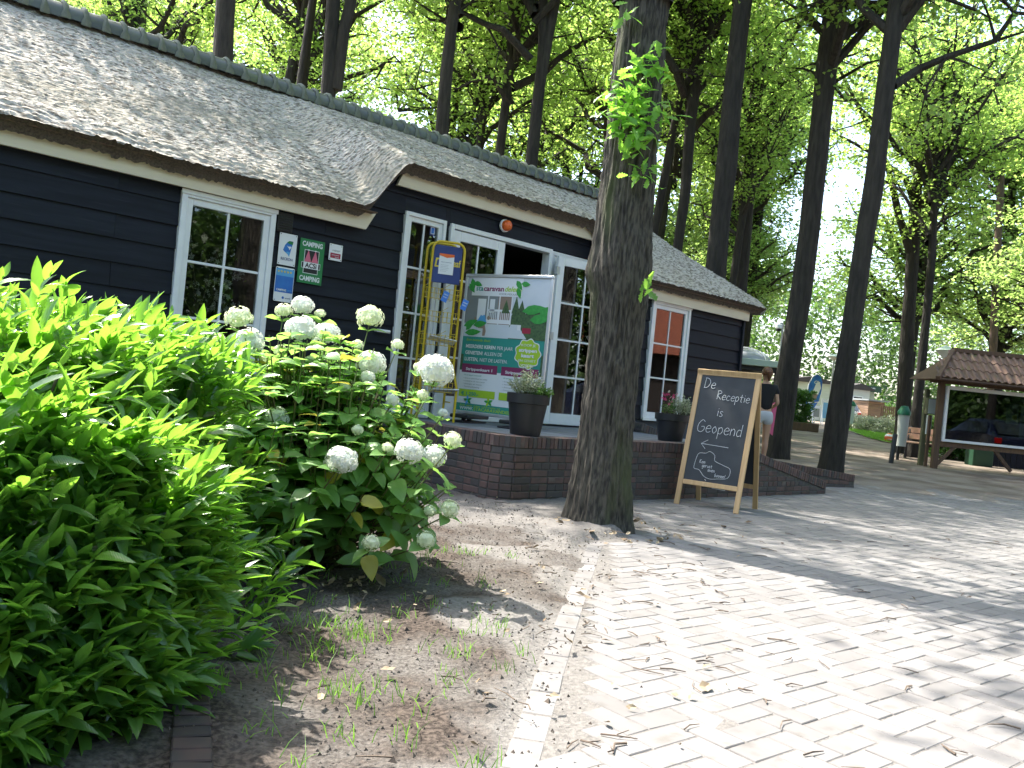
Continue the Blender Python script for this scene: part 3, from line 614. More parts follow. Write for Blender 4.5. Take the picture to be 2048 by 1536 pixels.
# inner ramp wall and low planting-bed wall
def short_wall(name, label, P0, P1, z0a, z0b, h0, h1, rows, d=.1):
    P0 = Vector(P0); P1 = Vector(P1); D_ = P1-P0; Lw = D_.length; a = atan2(D_.y, D_.x); o = thing(name, label, 'wall', P0, a)
    n_ = int(Lw/.0545)
    for i in range(n_):
        t = (i+.5)/n_; h = h0+(h1-h0)*t; link('brick', bt['c'][0], None, o, Matrix.Translation((Lw*t, .1, h-.05)) @ Matrix.Rotation(math.atan((h0-h1)/Lw), 4, 'Y') @ Matrix.Rotation(rnd.gauss(0, .01), 4, 'X'))
    r = 0
    while r < rows:
        x = .0 if r % 2 else -.1
        while x < Lw-.1:
            xm = max(x+.1, .1); h = h0+(h1-h0)*xm/Lw
            if -.01+.0635*(r+1) < h-.09: link('brick', bt['l'][0], None, o, Matrix.Translation((xm, .055, .02+.0635*r)))
            x += .213
        r += 1
    MB().poly([(0, -.1), (Lw, -.1), (Lw, h1-.03), (0, h0-.03)], .012, .19).build('mortar_core', M['joint'], o); return o
short_wall('ramp_wall', 'short inner brick wall of the ramp beside the dark planter', FL(1.35, -.42), FL(3.3, -.42), 0, 0, .70, .30, 6)
short_wall('bed_wall', 'low dark brick edging wall of the tree bed beyond the ramp', (3.75, 12.1, 0), (5.15, 12.85, 0), 0, 0, .34, .20, 3)

# ================================================================ THINGS ON THE TERRACE
def planter(name, label, p, r, h):
    o = thing(name, label, 'plant pot', p)
    MB().lathe([(0, .004), (r*.68, 0), (r*.70, .01), (r*.90, h*.76), (r*.985, h*.77), (r, h), (r*.93, h), (r*.92, h*.9), (0, h*.9)], 40).build('pot', M['black'], o, True)
    MB().lathe([(r*.915, h*.905), (r*.5, h*.93), (0, h*.95)], 20).build('soil', M['soilbit'], o, True); return o
def tuft(name, label, p, r, h, n, m, lr=.012, ll=.03, seed=0, parent=None, extra=None):
    g = np.random.default_rng(seed); mb = MB(); st = MB()
    for i in range(n):
        a = g.uniform(0, 2*pi); rr = r*sqrt(g.uniform(0, 1)); hh = h*(1-.55*(rr/r)**2)*g.uniform(.55, 1.05); top = Vector((rr*cos(a), rr*sin(a), hh)); b_ = Vector((rr*.35*cos(a), rr*.35*sin(a), 0)); st.tube([b_, b_.lerp(top, .5)+Vector((0, 0, .01)), top], [.002, .0016, .001], 3, False)
        for k in range(9):
            c = b_.lerp(top, .35+.65*k/8); d = Vector((g.normal(), g.normal(), g.normal()*.6+.5)).normalized()*ll*g.uniform(.7, 1.2); e_ = d.cross(Vector((g.normal(), g.normal(), g.normal()))).normalized()*lr*.5; mb.add([c, c+d*.5+e_, c+d, c+d*.5-e_], [(0, 1, 2, 3)])
    o = thing(name, label, 'plant', p); tag(mb.build('foliage', m, o), kind='stuff'); st.build('stem', M['stem'], o)
    if extra:
        fb = MB()
        for i in range(extra[1]):
            a = g.uniform(0, 2*pi); rr = r*g.uniform(.3, 1); c = Vector((rr*cos(a)+extra[2], rr*sin(a)*.5-.05, h*g.uniform(.5, 1.1))); E_ = Euler(g.uniform(0, 6, 3)).to_matrix(); fb.add([c+E_ @ Vector(q)*.018 for q in V5], F5)
        tag(fb.build('blossom', extra[0], o), kind='stuff')
    return o
pp0 = FL(-2.13, -1.78, .587)
planter('plant_pot', 'large black tapered pot on the brick wall in front of the poster', pp0, .195, .37)
tuft('variegated_shrub', 'pale green and white variegated shrub in the large front pot', pp0+Vector((-.03, 0, .34)), .17, .27, 110, M['pale'], seed=3)
tuft('trailing_plant', 'yellow green trailing plant at the right rim of the front pot', pp0+Vector((.11, -.04, .34)), .11, .13, 60, M['shrub'], seed=4)
pp1 = FL(.30, -1.62, .577)
planter('plant_pot', 'dark square-rimmed pot half hidden behind the big trunk', pp1, .19, .30)
tuft('silver_shrub', 'silvery white flowering plant in the pot behind the big trunk', pp1+Vector((.09, 0, .28)), .17, .24, 80, M['pale'], seed=5, extra=(M['petal'], 12, .0))
tuft('pink_flowers', 'small pink flowers at the left of the pot behind the big trunk', pp1+Vector((-.07, -.06, .28)), .09, .22, 16, M['shrub'], seed=6, extra=(M['pink'], 16, 0))

# ---- poster stand
pa_, pb_ = atd(906, 824, 9.45), atd(1080, 846, 8.87)
Zt = (atd(933, 541, 9.45).z+atd(1107, 558, 8.87).z)/2; Zb = (pa_.z+pb_.z)/2; pd = Vector((pb_.x-pa_.x, pb_.y-pa_.y, 0)); PWd = pd.length; PH = Zt-Zb
pst = thing('poster_stand', 'tall silver framed advertising poster stand in front of the doors', 'poster stand', (pa_.x, pa_.y, .577), atan2(pd.y, pd.x)); z0 = Zb-.577
mb = MB(); f_ = .034
mb.bbox(0, PWd, -.016, .016, z0, z0+f_, .006); mb.bbox(0, PWd, -.016, .016, z0+PH-f_, z0+PH, .006); mb.bbox(0, f_, -.0155, .0155, z0+f_, z0+PH-f_, .006); mb.bbox(PWd-f_, PWd, -.0155, .0155, z0+f_, z0+PH-f_, .006); mb.build('frame', M['alu'], pst)
for xx in (.10, .72):
    mb = MB(); mb.bbox(xx, xx+.24, -.20, .20, z0-.045, z0-.004, .01); mb.bbox(xx+.03, xx+.065, -.02, .02, 0, z0-.04); mb.bbox(xx+.10, xx+.14, -.02, .02, 0, z0-.04); mb.bbox(xx, xx+.2, -.22, .22, .0, .018, .006); mb.build('foot', M['black'], pst)
po = bpy.data.objects.new('poster', None); C.objects.link(po); po.parent = pst; po.location = (f_, -.003, z0+f_); pw, phh = PWd-2*f_, PH-2*f_
def PR(x0, z0_, x1, z1, m, y, name='print'): return flat(rect(x0*pw, z0_*phh, x1*pw, z1*phh), m, po, y=y, name=name)
PR(0, 0, 1, 1, M['teal'], .004, 'sheet'); PR(0, .555, 1, 1, M['psky'], .0028); PR(0, .055, 1, .30, M['pwhite'], .0028); PR(0, .30, .03, .42, M['pdark'], .0028); PR(.97, .30, 1, .45, M['pdark'], .0028)
PR(0, .58, .12, .93, M['pgrey'], .002); PR(.12, .655, .56, .87, M['pbrown'], .002)                  # porch of the holiday home
PR(.0, .555, .60, .655, M['psky'], .0018); PR(.12, .70, .40, .88, M['pgrey'], .0014); PR(.15, .68, .25, .84, M['pwhite'], .0008); PR(.30, .74, .36, .84, M['pwhite'], .0008); PR(.27, .66, .57, .69, M['pwhite'], .0008); PR(.28, .75, .57, .765, M['pwhite'], .0008)
for i in range(13): PR(.29+i*.022, .69, .298+i*.022, .75, M['pwhite'], .0008)
for xx in (.27, .41, .56): PR(xx, .655, xx+.014, .88, M['pwhite'], .0004)
flat([(x*pw, z_*phh) for x, z_ in ((.56, .555), (1, .555), (1, .80), (.9, .77), (.8, .78), (.74, .74), (.6, .76), (.56, .7))], M['pdark'], po, y=.0010)
for cx, hh in ((.50, .10), (.62, .13), (.69, .10)): flat([((cx-.05)*pw, .74*phh), ((cx+.05)*pw, .74*phh), (cx*pw, (.74+hh)*phh)], M['pdark'], po, y=.0006)
flat([(x*pw, z_*phh) for x, z_ in ((.50, .56), (.78, .56), (.66, .66), (.58, .66))], M['psky'], po, y=.0002); PR(.72, .60, .82, .64, M['dred'], .0); PR(.66, .62, .70, .66, M['pwhite'], .0)
# seated couple in the picture
for (cx, cz, r, m) in ((.22, .735, .026, M['pwhite']), (.30, .70, .02, M['pbrown'])): flat([((cx+r*cos(a))*pw, cz*phh+r*1.1*pw*sin(a)) for a in np.linspace(0, 2*pi, 12, endpoint=False)], m, po, y=-.0008)
flat([(x*pw, z_*phh) for x, z_ in ((.15, .66), (.20, .72), (.25, .72), (.28, .66), (.25, .64), (.17, .64))], M['blue2'], po, y=-.0004); flat([(x*pw, z_*phh) for x, z_ in ((.17, .65), (.26, .65), (.28, .60), (.27, .565), (.24, .565), (.24, .62), (.18, .62))], M['pbrown'], po, y=-.0006)
PR(.06, .862, .68, 1, M['pwhite'], -.0008)
text('sta', .075, .11*pw, .90*phh, M['teal'], po, y=-.0016, width=.09*pw, bold=.0015, name='lettering'); text('caravan', .075, .205*pw, .90*phh, M['plum'], po, y=-.0016, width=.25*pw, bold=.002); text('delen', .075, .46*pw, .90*phh, M['lime'], po, y=-.0016, width=.17*pw, bold=.0015, shear=.3)
text('.nl', .045, .635*pw, .90*phh, M['lime'], po, y=-.0016); text('VOOR MEKAAR', .03, .40*pw, .872*phh, M['pgrey'], po, y=-.0016, width=.23*pw)
for (cx, cz, l_, wd, a) in ((.02, .95, .10, .03, -.9), (.05, .99, .11, .03, -1.3), (.08, .96, .09, .028, -.3), (.60, .98, .10, .03, -.9), (.66, .96, .09, .028, -.1), (.62, .93, .10, .028, -1.2),
                          (.70, .76, .24, .05, .15), (.80, .70, .20, .05, .1), (.92, .72, .12, .05, .9), (.0, .63, .15, .035, .4), (.12, .64, .14, .035, .2), (.02, .58, .17, .035, .1), (.03, .60, .12, .03, .9)):
    flat(leafshape(cx*pw, cz*phh, l_*pw*1.2, wd*pw, a), M['pleaf'], po, y=-.0020-.0003*((cx*37) % 3))
text('Een tweede thuis', .040, .05*pw, .522*phh, M['lime'], po, width=.30*pw, shear=.2)
text('MEERDERE KEREN', .052, .05*pw, .470*phh, M['pwhite'], po, width=.37*pw, bold=.0012); text('PER JAAR', .052, .44*pw, .470*phh, M['pwhite'], po, width=.19*pw)
text('GENIETEN!', .052, .05*pw, .422*phh, M['pwhite'], po, width=.22*pw, bold=.0012); text('ALLEEN DE', .052, .29*pw, .422*phh, M['pwhite'], po, width=.22*pw)
text('LUSTEN,', .052, .05*pw, .374*phh, M['pwhite'], po, width=.17*pw, bold=.0012); text('NIET DE LASTEN.', .052, .24*pw, .374*phh, M['pwhite'], po, width=.34*pw)
for i, (x0, x1) in enumerate(((.03, .47), (.52, .96))):
    PR(x0, .155, x1, .30, M['pwhite'], -.0012); PR(x0, .285, x1, .350, M['plum'], -.0016); text('Strippenkaart %d' % (i+1), .042, (x0+.05)*pw, .302*phh, M['pwhite'], po, y=-.0028, width=.33*pw, bold=.001)
    text('10 strippen inclusief:', .020, (x0+.03)*pw, .262*phh, M['teal'], po, y=-.0024, width=.22*pw)
    for j, t_ in enumerate(('• Entree zwembad en toilet', '• Verblijf in de stacaravan', '• Energie en water', '• Toeristenbelasting')): text(t_, .018, (x0+.03)*pw, (.238-.021*j)*phh, M['pgrey'], po, y=-.0024, width=(.30-.03*j)*pw)
PR(.02, .105, .47, .160, M['lime'], -.0018); text('\u20ac 1.250,-', .052, .05*pw, .116*phh, M['teal'], po, y=-.003, width=.22*pw, bold=.0015); PR(.52, .105, .96, .160, M['lime'], -.0018)
PR(0, 0, 1, .052, M['teal'], -.0010); text('Kijk voor meer informatie op', .030, .05*pw, .034*phh, M['lime'], po, y=-.0022, width=.5*pw); text('WWW.', .046, .05*pw, .008*phh, M['pwhite'], po, y=-.0022, width=.17*pw, bold=.001); text('STACARAVANDELEN.NL', .046, .225*pw, .008*phh, M['lime'], po, y=-.0022, width=.60*pw, bold=.001)
for (cx, m) in ((.14, M['blue2']), (.40, M['lime'])):
    for a in range(5): flat(leafshape(cx*pw, .080*phh, .055*pw, .014*pw, a*1.3+.4), m if a % 2 else M['pleaf'], po, y=-.002)
for (cx, cz, r, m, y) in ((.815, .455, .150, M['pwhite'], -.003), (.815, .455, .140, M['lime'], -.0036), (.90, .145, .062, M['teal'], -.003)):
    flat([((cx*pw)+r*pw*(1+.07*cos(9*a))*cos(a), cz*phh+r*pw*(1+.07*cos(9*a))*sin(a)) for a in np.linspace(0, 2*pi, 72, endpoint=False)], m, po, y=y)
for t_, dz, sz, wd, b_ in (('KOOP JE', .062, .036, .17, 0), ('strippen', .022, .050, .21, .0018), ('kaart', -.016, .050, .15, .0018), ('EN GENIET', -.050, .034, .20, 0), ('VOLOP!', -.084, .036, .14, .0006)): text(t_, sz, .815*pw, (.455+dz-.008)*phh, M['pwhite'], po, y=-.0046, width=wd*pw, bold=b_, align='CENTER')

# ---- yellow newspaper and card rack
rk_l = FM.inverted() @ Vector((-.93, 9.05, 0)); ra = atan2(.0, 1)+R_(18); rack = thing('display_rack', 'tall yellow wire newspaper rack with a blue head board by the narrow window', 'display rack', (-.98, 8.95, .577), R_(16))
RH = 1.83; rw = .33
for (yy, xo) in ((-.06, .03), (.10, 0)):
    mb = MB(); arc = [(xo, yy, 0), (xo, yy, RH-.08)]+[(xo+.08-.08*cos(a), yy, RH-.08+.08*sin(a)) for a in (.4, .8, 1.2, 1.57)]+[(xo+rw-.08+.08*sin(a), yy, RH-.08+.08*cos(a)) for a in (0, .4, .8, 1.2)]+[(xo+rw, yy, RH-.08), (xo+rw, yy, .55)]
    if yy < 0: arc += [(xo+rw+.05, yy-.03, .35), (xo+rw+.05, yy-.03, 0)]
    else: arc += [(xo+rw, yy, 0)]
    mb.tube(arc, .013, 10).build('pole', M['yellow'], rack, True)
mb = MB(); [mb.tube([(0, .10, zz), (.03, -.06, zz)], .007, 6) for zz in (.2, .9, 1.45)]; [mb.tube([(rw, .10, zz), (rw+.03, -.06, zz)], .007, 6) for zz in (.2, .9, 1.45)]; mb.build('crossbar', M['yellow'], rack)
hb = MB().bbox(.035, rw+.01, -.045, -.030, RH-.42, RH-.035, .004).build('head_board', M['navy'], rack); text('De', .13, .055, RH-.26, M['gold'], hb, y=-.0465, shear=.1, bold=.002); text('graaf', .10, .20, RH-.24, M['gold'], hb, y=-.0465, width=.135, bold=.002)
pn = thing('paper_notice', 'paper with an orange band pinned over the blue rack board', 'notice', (0, 0, 0)); pn.matrix_world = Matrix.Translation((-.98, 8.95, .577)) @ Matrix.Rotation(R_(16), 4, 'Z') @ Matrix.Translation((.105, -.050, RH-.33)); flat(rect(0, 0, .155, .21), M['paper'], pn, y=0, name='sheet'); flat([(0, .21), (.155, .21), (.155, .185), (.08, .17), (0, .19)], M['orange'], pn, y=-.0012)
text('NIEUWE KRANTEN', .012, .02, .12, M['navy'], pn, width=.11, y=-.001)
for i in range(5): flat(rect(.02, .03+i*.016, .02+rnd.uniform(.05, .11), .032+i*.016), M['pgrey'], pn, y=-.001)
for lv in range(5):
    zb_ = .30+lv*.235
    for sd_ in (0, 1):
        mb = MB(); x0 = -.02+sd_*.20; x1 = x0+.17; yb, yf = .03, -.14
        P_ = lambda x, y, z_: (x, y, zb_+z_)
        for zz, ex in ((0, 0), (.05, .012), (.10, .024)): mb.tube([P_(x0, yb, zz), P_(x0, yf-ex, zz), P_(x1, yf-ex, zz), P_(x1, yb, zz)], .0028, 5)
        for k in range(5): xx = x0+(x1-x0)*k/4; mb.tube([P_(xx, yb, .12), P_(xx, yb, 0), P_(xx, yf, 0), P_(xx, yf-.026, .105)], .0022, 5)
        mb.tube([P_(x0, yb, .12), P_(x0-.03, yf-.03, .10), P_(x0+.04, yf-.05, .15)], .0028, 5); mb.build('wire_pocket', M['yellow'], rack)
for i, (x, z_) in enumerate(((.13, 1.22), (.335, 1.16))):
    lb = thing('price_card', ['small blue tilted label card on the rack, left one', 'small blue tilted label card on the rack, right one'][i], 'card', (0, 0, 0)); lb.matrix_world = Matrix.Translation((-.98, 8.95, .577)) @ Matrix.Rotation(R_(16), 4, 'Z') @ Matrix.Translation((x, -.20, z_)) @ Matrix.Rotation(.35, 4, 'Y') @ Matrix.Rotation(-.3, 4, 'X')
    flat(rect(0, 0, .062, .12), M['blue'], lb, y=0, name='sheet'); text('ANSICHT', .02, .008, .075, M['pwhite'], lb, width=.046); text('KAART', .018, .01, .045, M['pwhite'], lb, width=.04)
for i, (x, z_, r) in enumerate(((.02, .545, .0), (.08, .86, .12), (.15, .32, -.05))):
    q = thing('newspaper', ['folded newspaper lying in the second rack tray from the bottom', 'thin leaflet lying in the middle rack tray', 'newspaper in the lowest rack tray'][i], 'newspaper', (0, 0, 0)); q.matrix_world = Matrix.Translation((-.98, 8.95, .577)) @ Matrix.Rotation(R_(16), 4, 'Z') @ Matrix.Translation((x, -.13, z_)) @ Matrix.Rotation(r, 4, 'Y') @ Matrix.Rotation(-.25, 4, 'X')
    MB().bbox(0, .28, 0, .16, 0, .012, .003).build('pages', M['paper'], q); MB().box(.01, .20, -.002, .10, .0125, .014).build('print', M['pgrey'], q)

# ---- A-frame chalkboard
GL = {'D': [[(.05, 1), (.05, 0)], [(0, 1), (.4, .92), (.6, .55), (.4, .1), (0, 0)]], 'e': [[(.05, .3), (.42, .34), (.38, .52), (.2, .56), (.03, .32), (.1, .05), (.28, 0), (.46, .1)]],
 'R': [[(.08, 0), (.08, 1)], [(0, .95), (.35, 1), (.5, .76), (.1, .5), (.55, 0)]], 'c': [[(.40, .46), (.22, .56), (.04, .32), (.08, .08), (.25, 0), (.42, .1)]], 'p': [[(.05, .55), (.05, -.4)], [(.05, .42), (.27, .56), (.42, .3), (.27, .02), (.05, .1)]],
 't': [[(.2, .85), (.18, .1), (.33, 0)], [(0, .55), (.38, .57)]], 'i': [[(.1, .55), (.1, 0)], [(.09, .75), (.12, .79)]], 's': [[(.36, .48), (.2, .56), (.06, .42), (.33, .2), (.22, .02), (.02, .06)]],
 'G': [[(.6, .85), (.35, 1), (.05, .6), (.1, .1), (.4, 0), (.62, .2), (.6, .45), (.35, .43)]], 'o': [[(.25, .56), (.05, .3), (.22, 0), (.42, .25), (.25, .56)]], 'n': [[(.05, .55), (.05, 0)], [(.05, .35), (.25, .56), (.4, .4), (.4, 0)]],
 'd': [[(.40, .48), (.2, .56), (.04, .3), (.15, .02), (.40, .12)], [(.42, 1), (.42, 0)]], 'K': [[(.08, 1), (.08, 0)], [(.5, 1), (.1, .5), (.52, 0)]], 'm': [[(.05, .55), (.05, 0)], [(.05, .35), (.18, .55), (.3, .4), (.3, 0)], [(.3, .35), (.45, .55), (.55, .4), (.55, 0)]],
 'g': [[(.38, .48), (.2, .56), (.04, .3), (.15, .04), (.38, .15)], [(.4, .52), (.4, -.25), (.2, -.4), (.04, -.28)]], 'r': [[(.05, .55), (.05, 0)], [(.05, .35), (.2, .55), (.34, .5)]], 'u': [[(.05, .55), (.07, .1), (.22, 0), (.38, .12)], [(.4, .55), (.4, 0)]],
 'v': [[(.03, .55), (.2, 0), (.38, .55)]], 'b': [[(.05, 1), (.05, 0)], [(.05, .42), (.25, .56), (.42, .3), (.25, .02), (.05, .08)]], '!': [[(.12, 1), (.08, .3)], [(.07, .06), (.09, .02)]], ' ': []}
GW = {'m': .68, 'D': .75, 'G': .78, 'i': .28, ' ': .35, '!': .3, 'R': .68, 'K': .65, 't': .48}
def smooth(pts, n=5):
    if len(pts) < 3: return pts
    P_ = [Vector((*p, 0)) for p in pts]; out = []
    for i in range(len(P_)-1):
        a, b, c, d = P_[max(i-1, 0)], P_[i], P_[i+1], P_[min(i+2, len(P_)-1)]
        for k in range(n): t = k/n; out.append(.5*((2*b)+(c-a)*t+(2*a-5*b+4*c-d)*t*t+(3*b-a-3*c+d)*t**3))
    return [(q.x, q.y) for q in out]+[pts[-1]]
def hand(s, x, z, size, parent, slope=0, r=.0022):
    mb = MB(); cx = x
    for i, ch in enumerate(s):
        zz = z+slope*(cx-x)+rnd.uniform(-.02, .02)*size
        for st in GL[ch]: mb.tube([(cx+p[0]*size*.92+p[1]*size*.06, -.012, zz+p[1]*size) for p in smooth(st)], r, 5)
        cx += GW.get(ch, .55)*size*.92
    return mb.build('lettering', M['chalkline'], parent)
cl_, cr_ = Vector((1.75, 8.78, 0)), Vector((2.27, 8.42, 0)); tl_, tr_ = atd(1391, 736, 9.06), atd(1525, 747, 8.72); cw = (cr_-cl_).length
ax = ((cr_-cl_)+(Vector((tr_.x, tr_.y, 0))-Vector((tl_.x, tl_.y, 0)))).normalized(); chb = thing('chalkboard', 'wooden A-frame chalkboard with white handwriting on the paving', 'chalkboard', (cl_+cr_)/2, atan2(ax.y, ax.x))
topz = (tl_.z+tr_.z)/2; apex = .33; th_ = math.atan(apex/topz); CHL = sqrt(topz**2+apex**2); wB = .66
for side in (0, 1):
    fr = bpy.data.objects.new('front_frame' if not side else 'rear_frame', None); C.objects.link(fr); fr.parent = chb; fr.location = (0, 0, 0) if not side else (0, 2*apex, 0); fr.rotation_euler = (-th_, 0, 0) if not side else (-th_, 0, pi)
    for sg in (-1, 1):
        x0 = sg*wB/2; MB().bbox(min(x0, x0-sg*.052), max(x0, x0-sg*.052), 0, .024, 0 if True else 0, CHL-.062*(1-side*0), .003).build('leg', M['wood'], fr)
    MB().bbox(-wB/2, wB/2, .0, .024, CHL-.061, CHL, .003).build('top_rail', M['wood'], fr); MB().bbox(-wB/2+.053, wB/2-.053, .001, .023, .215, .262, .003).build('bottom_rail', M['wood'], fr)
    pn_ = MB().box(-wB/2+.050, wB/2-.050, .008, .016, .26, CHL-.058).build('board', M['chalk'], fr)
    if not side:
        tx = bpy.data.objects.new('writing', None); C.objects.link(tx); tx.parent = pn_; tx.location = (-wB/2+.053, .016, .265); bw, bh = wB-.106, CHL-.06-.265
        # three levels only: lettering hangs directly under the board
        bpy.data.objects.remove(tx); off = Vector((-wB/2+.053, 0, .265))
        for s_, fx, fz, sz, sl_ in (('De', .07, .875, .105, -.02), ('Receptie', .34, .775, .090, -.03), ('is', .40, .615, .10, 0), ('Geopend', .08, .455, .125, -.02)):
            l_ = hand(s_, off.x+fx*bw, off.z+fz*bh, sz, fr, sl_); l_.location = (0, .018, 0)
        for s_, fx, fz in (('Kom', .24, .165), ('gerust', .30, .130), ('even', .42, .095), ('binnen!', .56, .055)): l_ = hand(s_, off.x+fx*bw, off.z+fz*bh, .036, fr, -.02, .0016); l_.location = (0, .018, 0)
        mb = MB(); mb.tube([(off.x+.72*bw, -.012, off.z+.335*bh), (off.x+.22*bw, -.012, off.z+.345*bh)], .0022, 5); mb.tube([(off.x+.33*bw, -.012, off.z+.385*bh), (off.x+.21*bw, -.012, off.z+.345*bh), (off.x+.30*bw, -.012, off.z+.30*bh)], .0022, 5)
        cp = smooth([(.16, .17), (.20, .25), (.33, .26), (.40, .28), (.50, .25), (.52, .20), (.68, .17), (.82, .14), (.80, .06), (.62, .04), (.48, .03), (.36, .05), (.26, .10), (.16, .11), (.16, .17)]); mb.tube([(off.x+a*bw, -.012, off.z+b*bh) for a, b in cp], .0018, 5)
        l_ = mb.build('drawing', M['chalkline'], fr); l_.location = (0, .018, 0)
MB().tube([(-.05, .05, .28), (-.02, .2, .19), (.06, .35, .17), (.12, .5, .24), (.1, .6, .3)], .003, 6).build('cord', M['pwhite'], chb)

# ================================================================ LEAVES, SHRUBS
def leaf_tpl(L, W_, nseg=6, fold=.35, droop=.25, prof=None, wave=0, seed=0):
    g = random.Random(seed); vs = []; fs = []
    for i in range(nseg+1):
        t = i/nseg; wd = W_*(prof(t) if prof else sin(pi*t**.85)**.9 if 0 < t < 1 else 0)+1e-4; y = t*L; z_ = -droop*L*t*t; wv = wave*g.uniform(-1, 1)*W_
        vs += [(-wd, y, z_+fold*wd+wv), (0, y, z_), (wd, y, z_+fold*wd-wv)]
    for i in range(nseg):
        a = 3*i; fs += [(a, a+1, a+4, a+3), (a+1, a+2, a+5, a+4)]
    return vs, fs
def frames(pos, dirs, ups, scl):
    y = dirs/np.linalg.norm(dirs, axis=1, keepdims=True); x = np.cross(y, ups); x /= np.linalg.norm(x, axis=1, keepdims=True)+1e-9; z_ = np.cross(x, y)
    return np.stack([x, y, z_], -1)*np.asarray(scl)[:, None, None]
def stamp(tpl, pos, Rm):
    V = np.array(tpl[0]); F = np.array(tpl[1]); n = len(pos); out = np.einsum('nij,vj->nvi', Rm, V)+pos[:, None]; return out.reshape(-1, 3), (F[None]+(np.arange(n)*len(V))[:, None, None]).reshape(-1, F.shape[1])
def foliage_parts(parent, pos, Rm, tpls, m, name, key, limit=300):
    order = np.argsort(key); meshes = []
    for t in tpls:
        me = bpy.data.meshes.new(name); me.from_pydata(t[0], [], t[1]); me.polygons.foreach_set('use_smooth', np.ones(len(me.polygons), bool)); me.materials.append(m); meshes.append(me)
    for i in order[:limit]:
        Mx = Matrix([[*Rm[i][r], pos[i][r]] for r in range(3)]+[[0, 0, 0, 1]]); link('leaf', meshes[i % len(meshes)], None, parent, Mx)
    rs = order[limit:]; Vs = []; Fs = []; n = 0
    for k, t in enumerate(tpls):
        q = rs[rs % len(tpls) == k]; V, F = stamp(t, pos[q], Rm[q]); Vs.append(V); Fs.append(F+n); n += len(V)
    o = link('foliage', nmesh('foliage', np.concatenate(Vs), np.concatenate(Fs), True), m, parent); tag(o, kind='stuff')

# ---- laurel hedge in the left foreground
HC = np.array([-2.38, 3.12]); HR = np.array([1.48, 1.50])
def laurel():
    g = np.random.default_rng(21); P_ = []; D_ = []; U_ = []; Sc = []; st = MB(); n = 0
    o = thing('laurel_bush', 'large glossy cherry laurel bush filling the left foreground', 'bush', (HC[0], HC[1], 0))
    while n < 2300:
        a = g.uniform(-pi, pi); zf = g.uniform(-.0, 1) ; inner = g.uniform(.35, 1.0)**.5
        zz = 1.02*zf; prof = (1-max(0, zf-.45)**2*1.6)*.98 if zf > .45 else 1.02
        r = prof*inner/(abs(cos(a))**2.8+abs(sin(a))**2.8)**(1/2.8); p = np.array([HC[0]+HR[0]*r*cos(a), HC[1]+HR[1]*r*sin(a)*(1-.45*zf**1.2 if sin(a) < 0 else 1), zz*(.75+.25*inner)])
        if n % 4 == 0: a = g.uniform(-1.7, -.35); rq = 1/(abs(cos(a))**2.8+abs(sin(a))**2.8)**(1/2.8); zq = g.uniform(0, .85); p = np.array([HC[0]+HR[0]*rq*cos(a), HC[1]+HR[1]*rq*sin(a)*(1-.45*zq**1.2), zq-.02]); zf = .1+.5*zq
        elif g.uniform() < .38: rr = sqrt(g.uniform()); p = np.array([HC[0]+HR[0]*rr*.85*cos(a), HC[1]+.35+HR[1]*rr*.60*sin(a), 1.0+.05*g.normal()-.10*rr*rr])
        if p[1] < 1.5 or p[2] < -.03 or p[0] < -3.9 or p[0]/p[1] < -1.1: continue
        p[2] *= np.interp(p[0], [-1.35, -1.15, -1.0, -.8], [1.0, .90, .72, .55])
        out = np.array([cos(a), sin(a), 0]); d = out*.55+np.array([.34, -.10, .0])+np.array([0, 0, .45*zf+.32])+g.normal(0, .30, 3); d /= np.linalg.norm(d); Ls = g.uniform(.16, .34)
        base = p-d*Ls*.5; pts = [base+d*Ls*t+np.array([0, 0, .05*t*t]) for t in (0, .5, 1)]; st.tube([Vector(q) for q in pts], [.004, .003, .002], 5, False); n += 1
        nl = int(Ls/.020)
        for k in range(nl):
            t = (k+1)/nl; c = base+d*Ls*t+np.array([0, 0, .05*t*t]); ph = k*2.4+g.uniform(0, .4); e1 = np.cross(d, [0, 0, 1]); e1 /= np.linalg.norm(e1)+1e-9; e2 = np.cross(e1, d); sp_ = .95-.55*t+g.normal(0, .12); ld = d*max(.25, 1-sp_*.6)+(e1*cos(ph)+e2*sin(ph))*sp_*.85+np.array([0, 0, .22])
            P_.append(c); D_.append(ld); U_.append(np.array([0, 0, 1.])+g.normal(0, .35, 3)); Sc.append(g.uniform(.62, 1.30)*(1-.25*(t > .9)))
    st.build('stem', M['stem'], o)
    P_ = np.array(P_)-np.array([HC[0], HC[1], 0]); Rm = frames(P_, np.array(D_), np.array(U_), Sc)
    lp = lambda t: (sin(pi*min(1, t**.8))**.85 if 0 < t < 1 else 0)
    tpls = [leaf_tpl(.112, .0168, 6, f_, dr, lp, .06, s_) for f_, dr, s_ in ((.5, .15, 1), (.35, .3, 2), (.6, .05, 3), (.4, .45, 4))]
    W3 = P_+np.array([HC[0], HC[1], 0]); inf = (np.abs(W3[:, 0]/W3[:, 1]) < .60) & (W3[:, 1] > .5); key = np.linalg.norm(W3-cc, axis=1)+np.where(inf, 0, 50)
    foliage_parts(o, P_, Rm, tpls, M['laurel'], 'laurel_leaf', key)
    mb = MB(); g2 = random.Random(4)
    for k in range(46):
        a = g2.uniform(0, 2*pi); q = g2.uniform(.3, .95); mb.tube([(g2.uniform(-.8, .8), g2.uniform(-.7, .7), 0), (HR[0]*q*.7*cos(a), HR[1]*q*.7*sin(a), .45), (HR[0]*q*.85*cos(a), HR[1]*q*.85*sin(a), .92)], [.014, .01, .005], 6)
    mb.build('branches', M['twig'], o)
laurel()

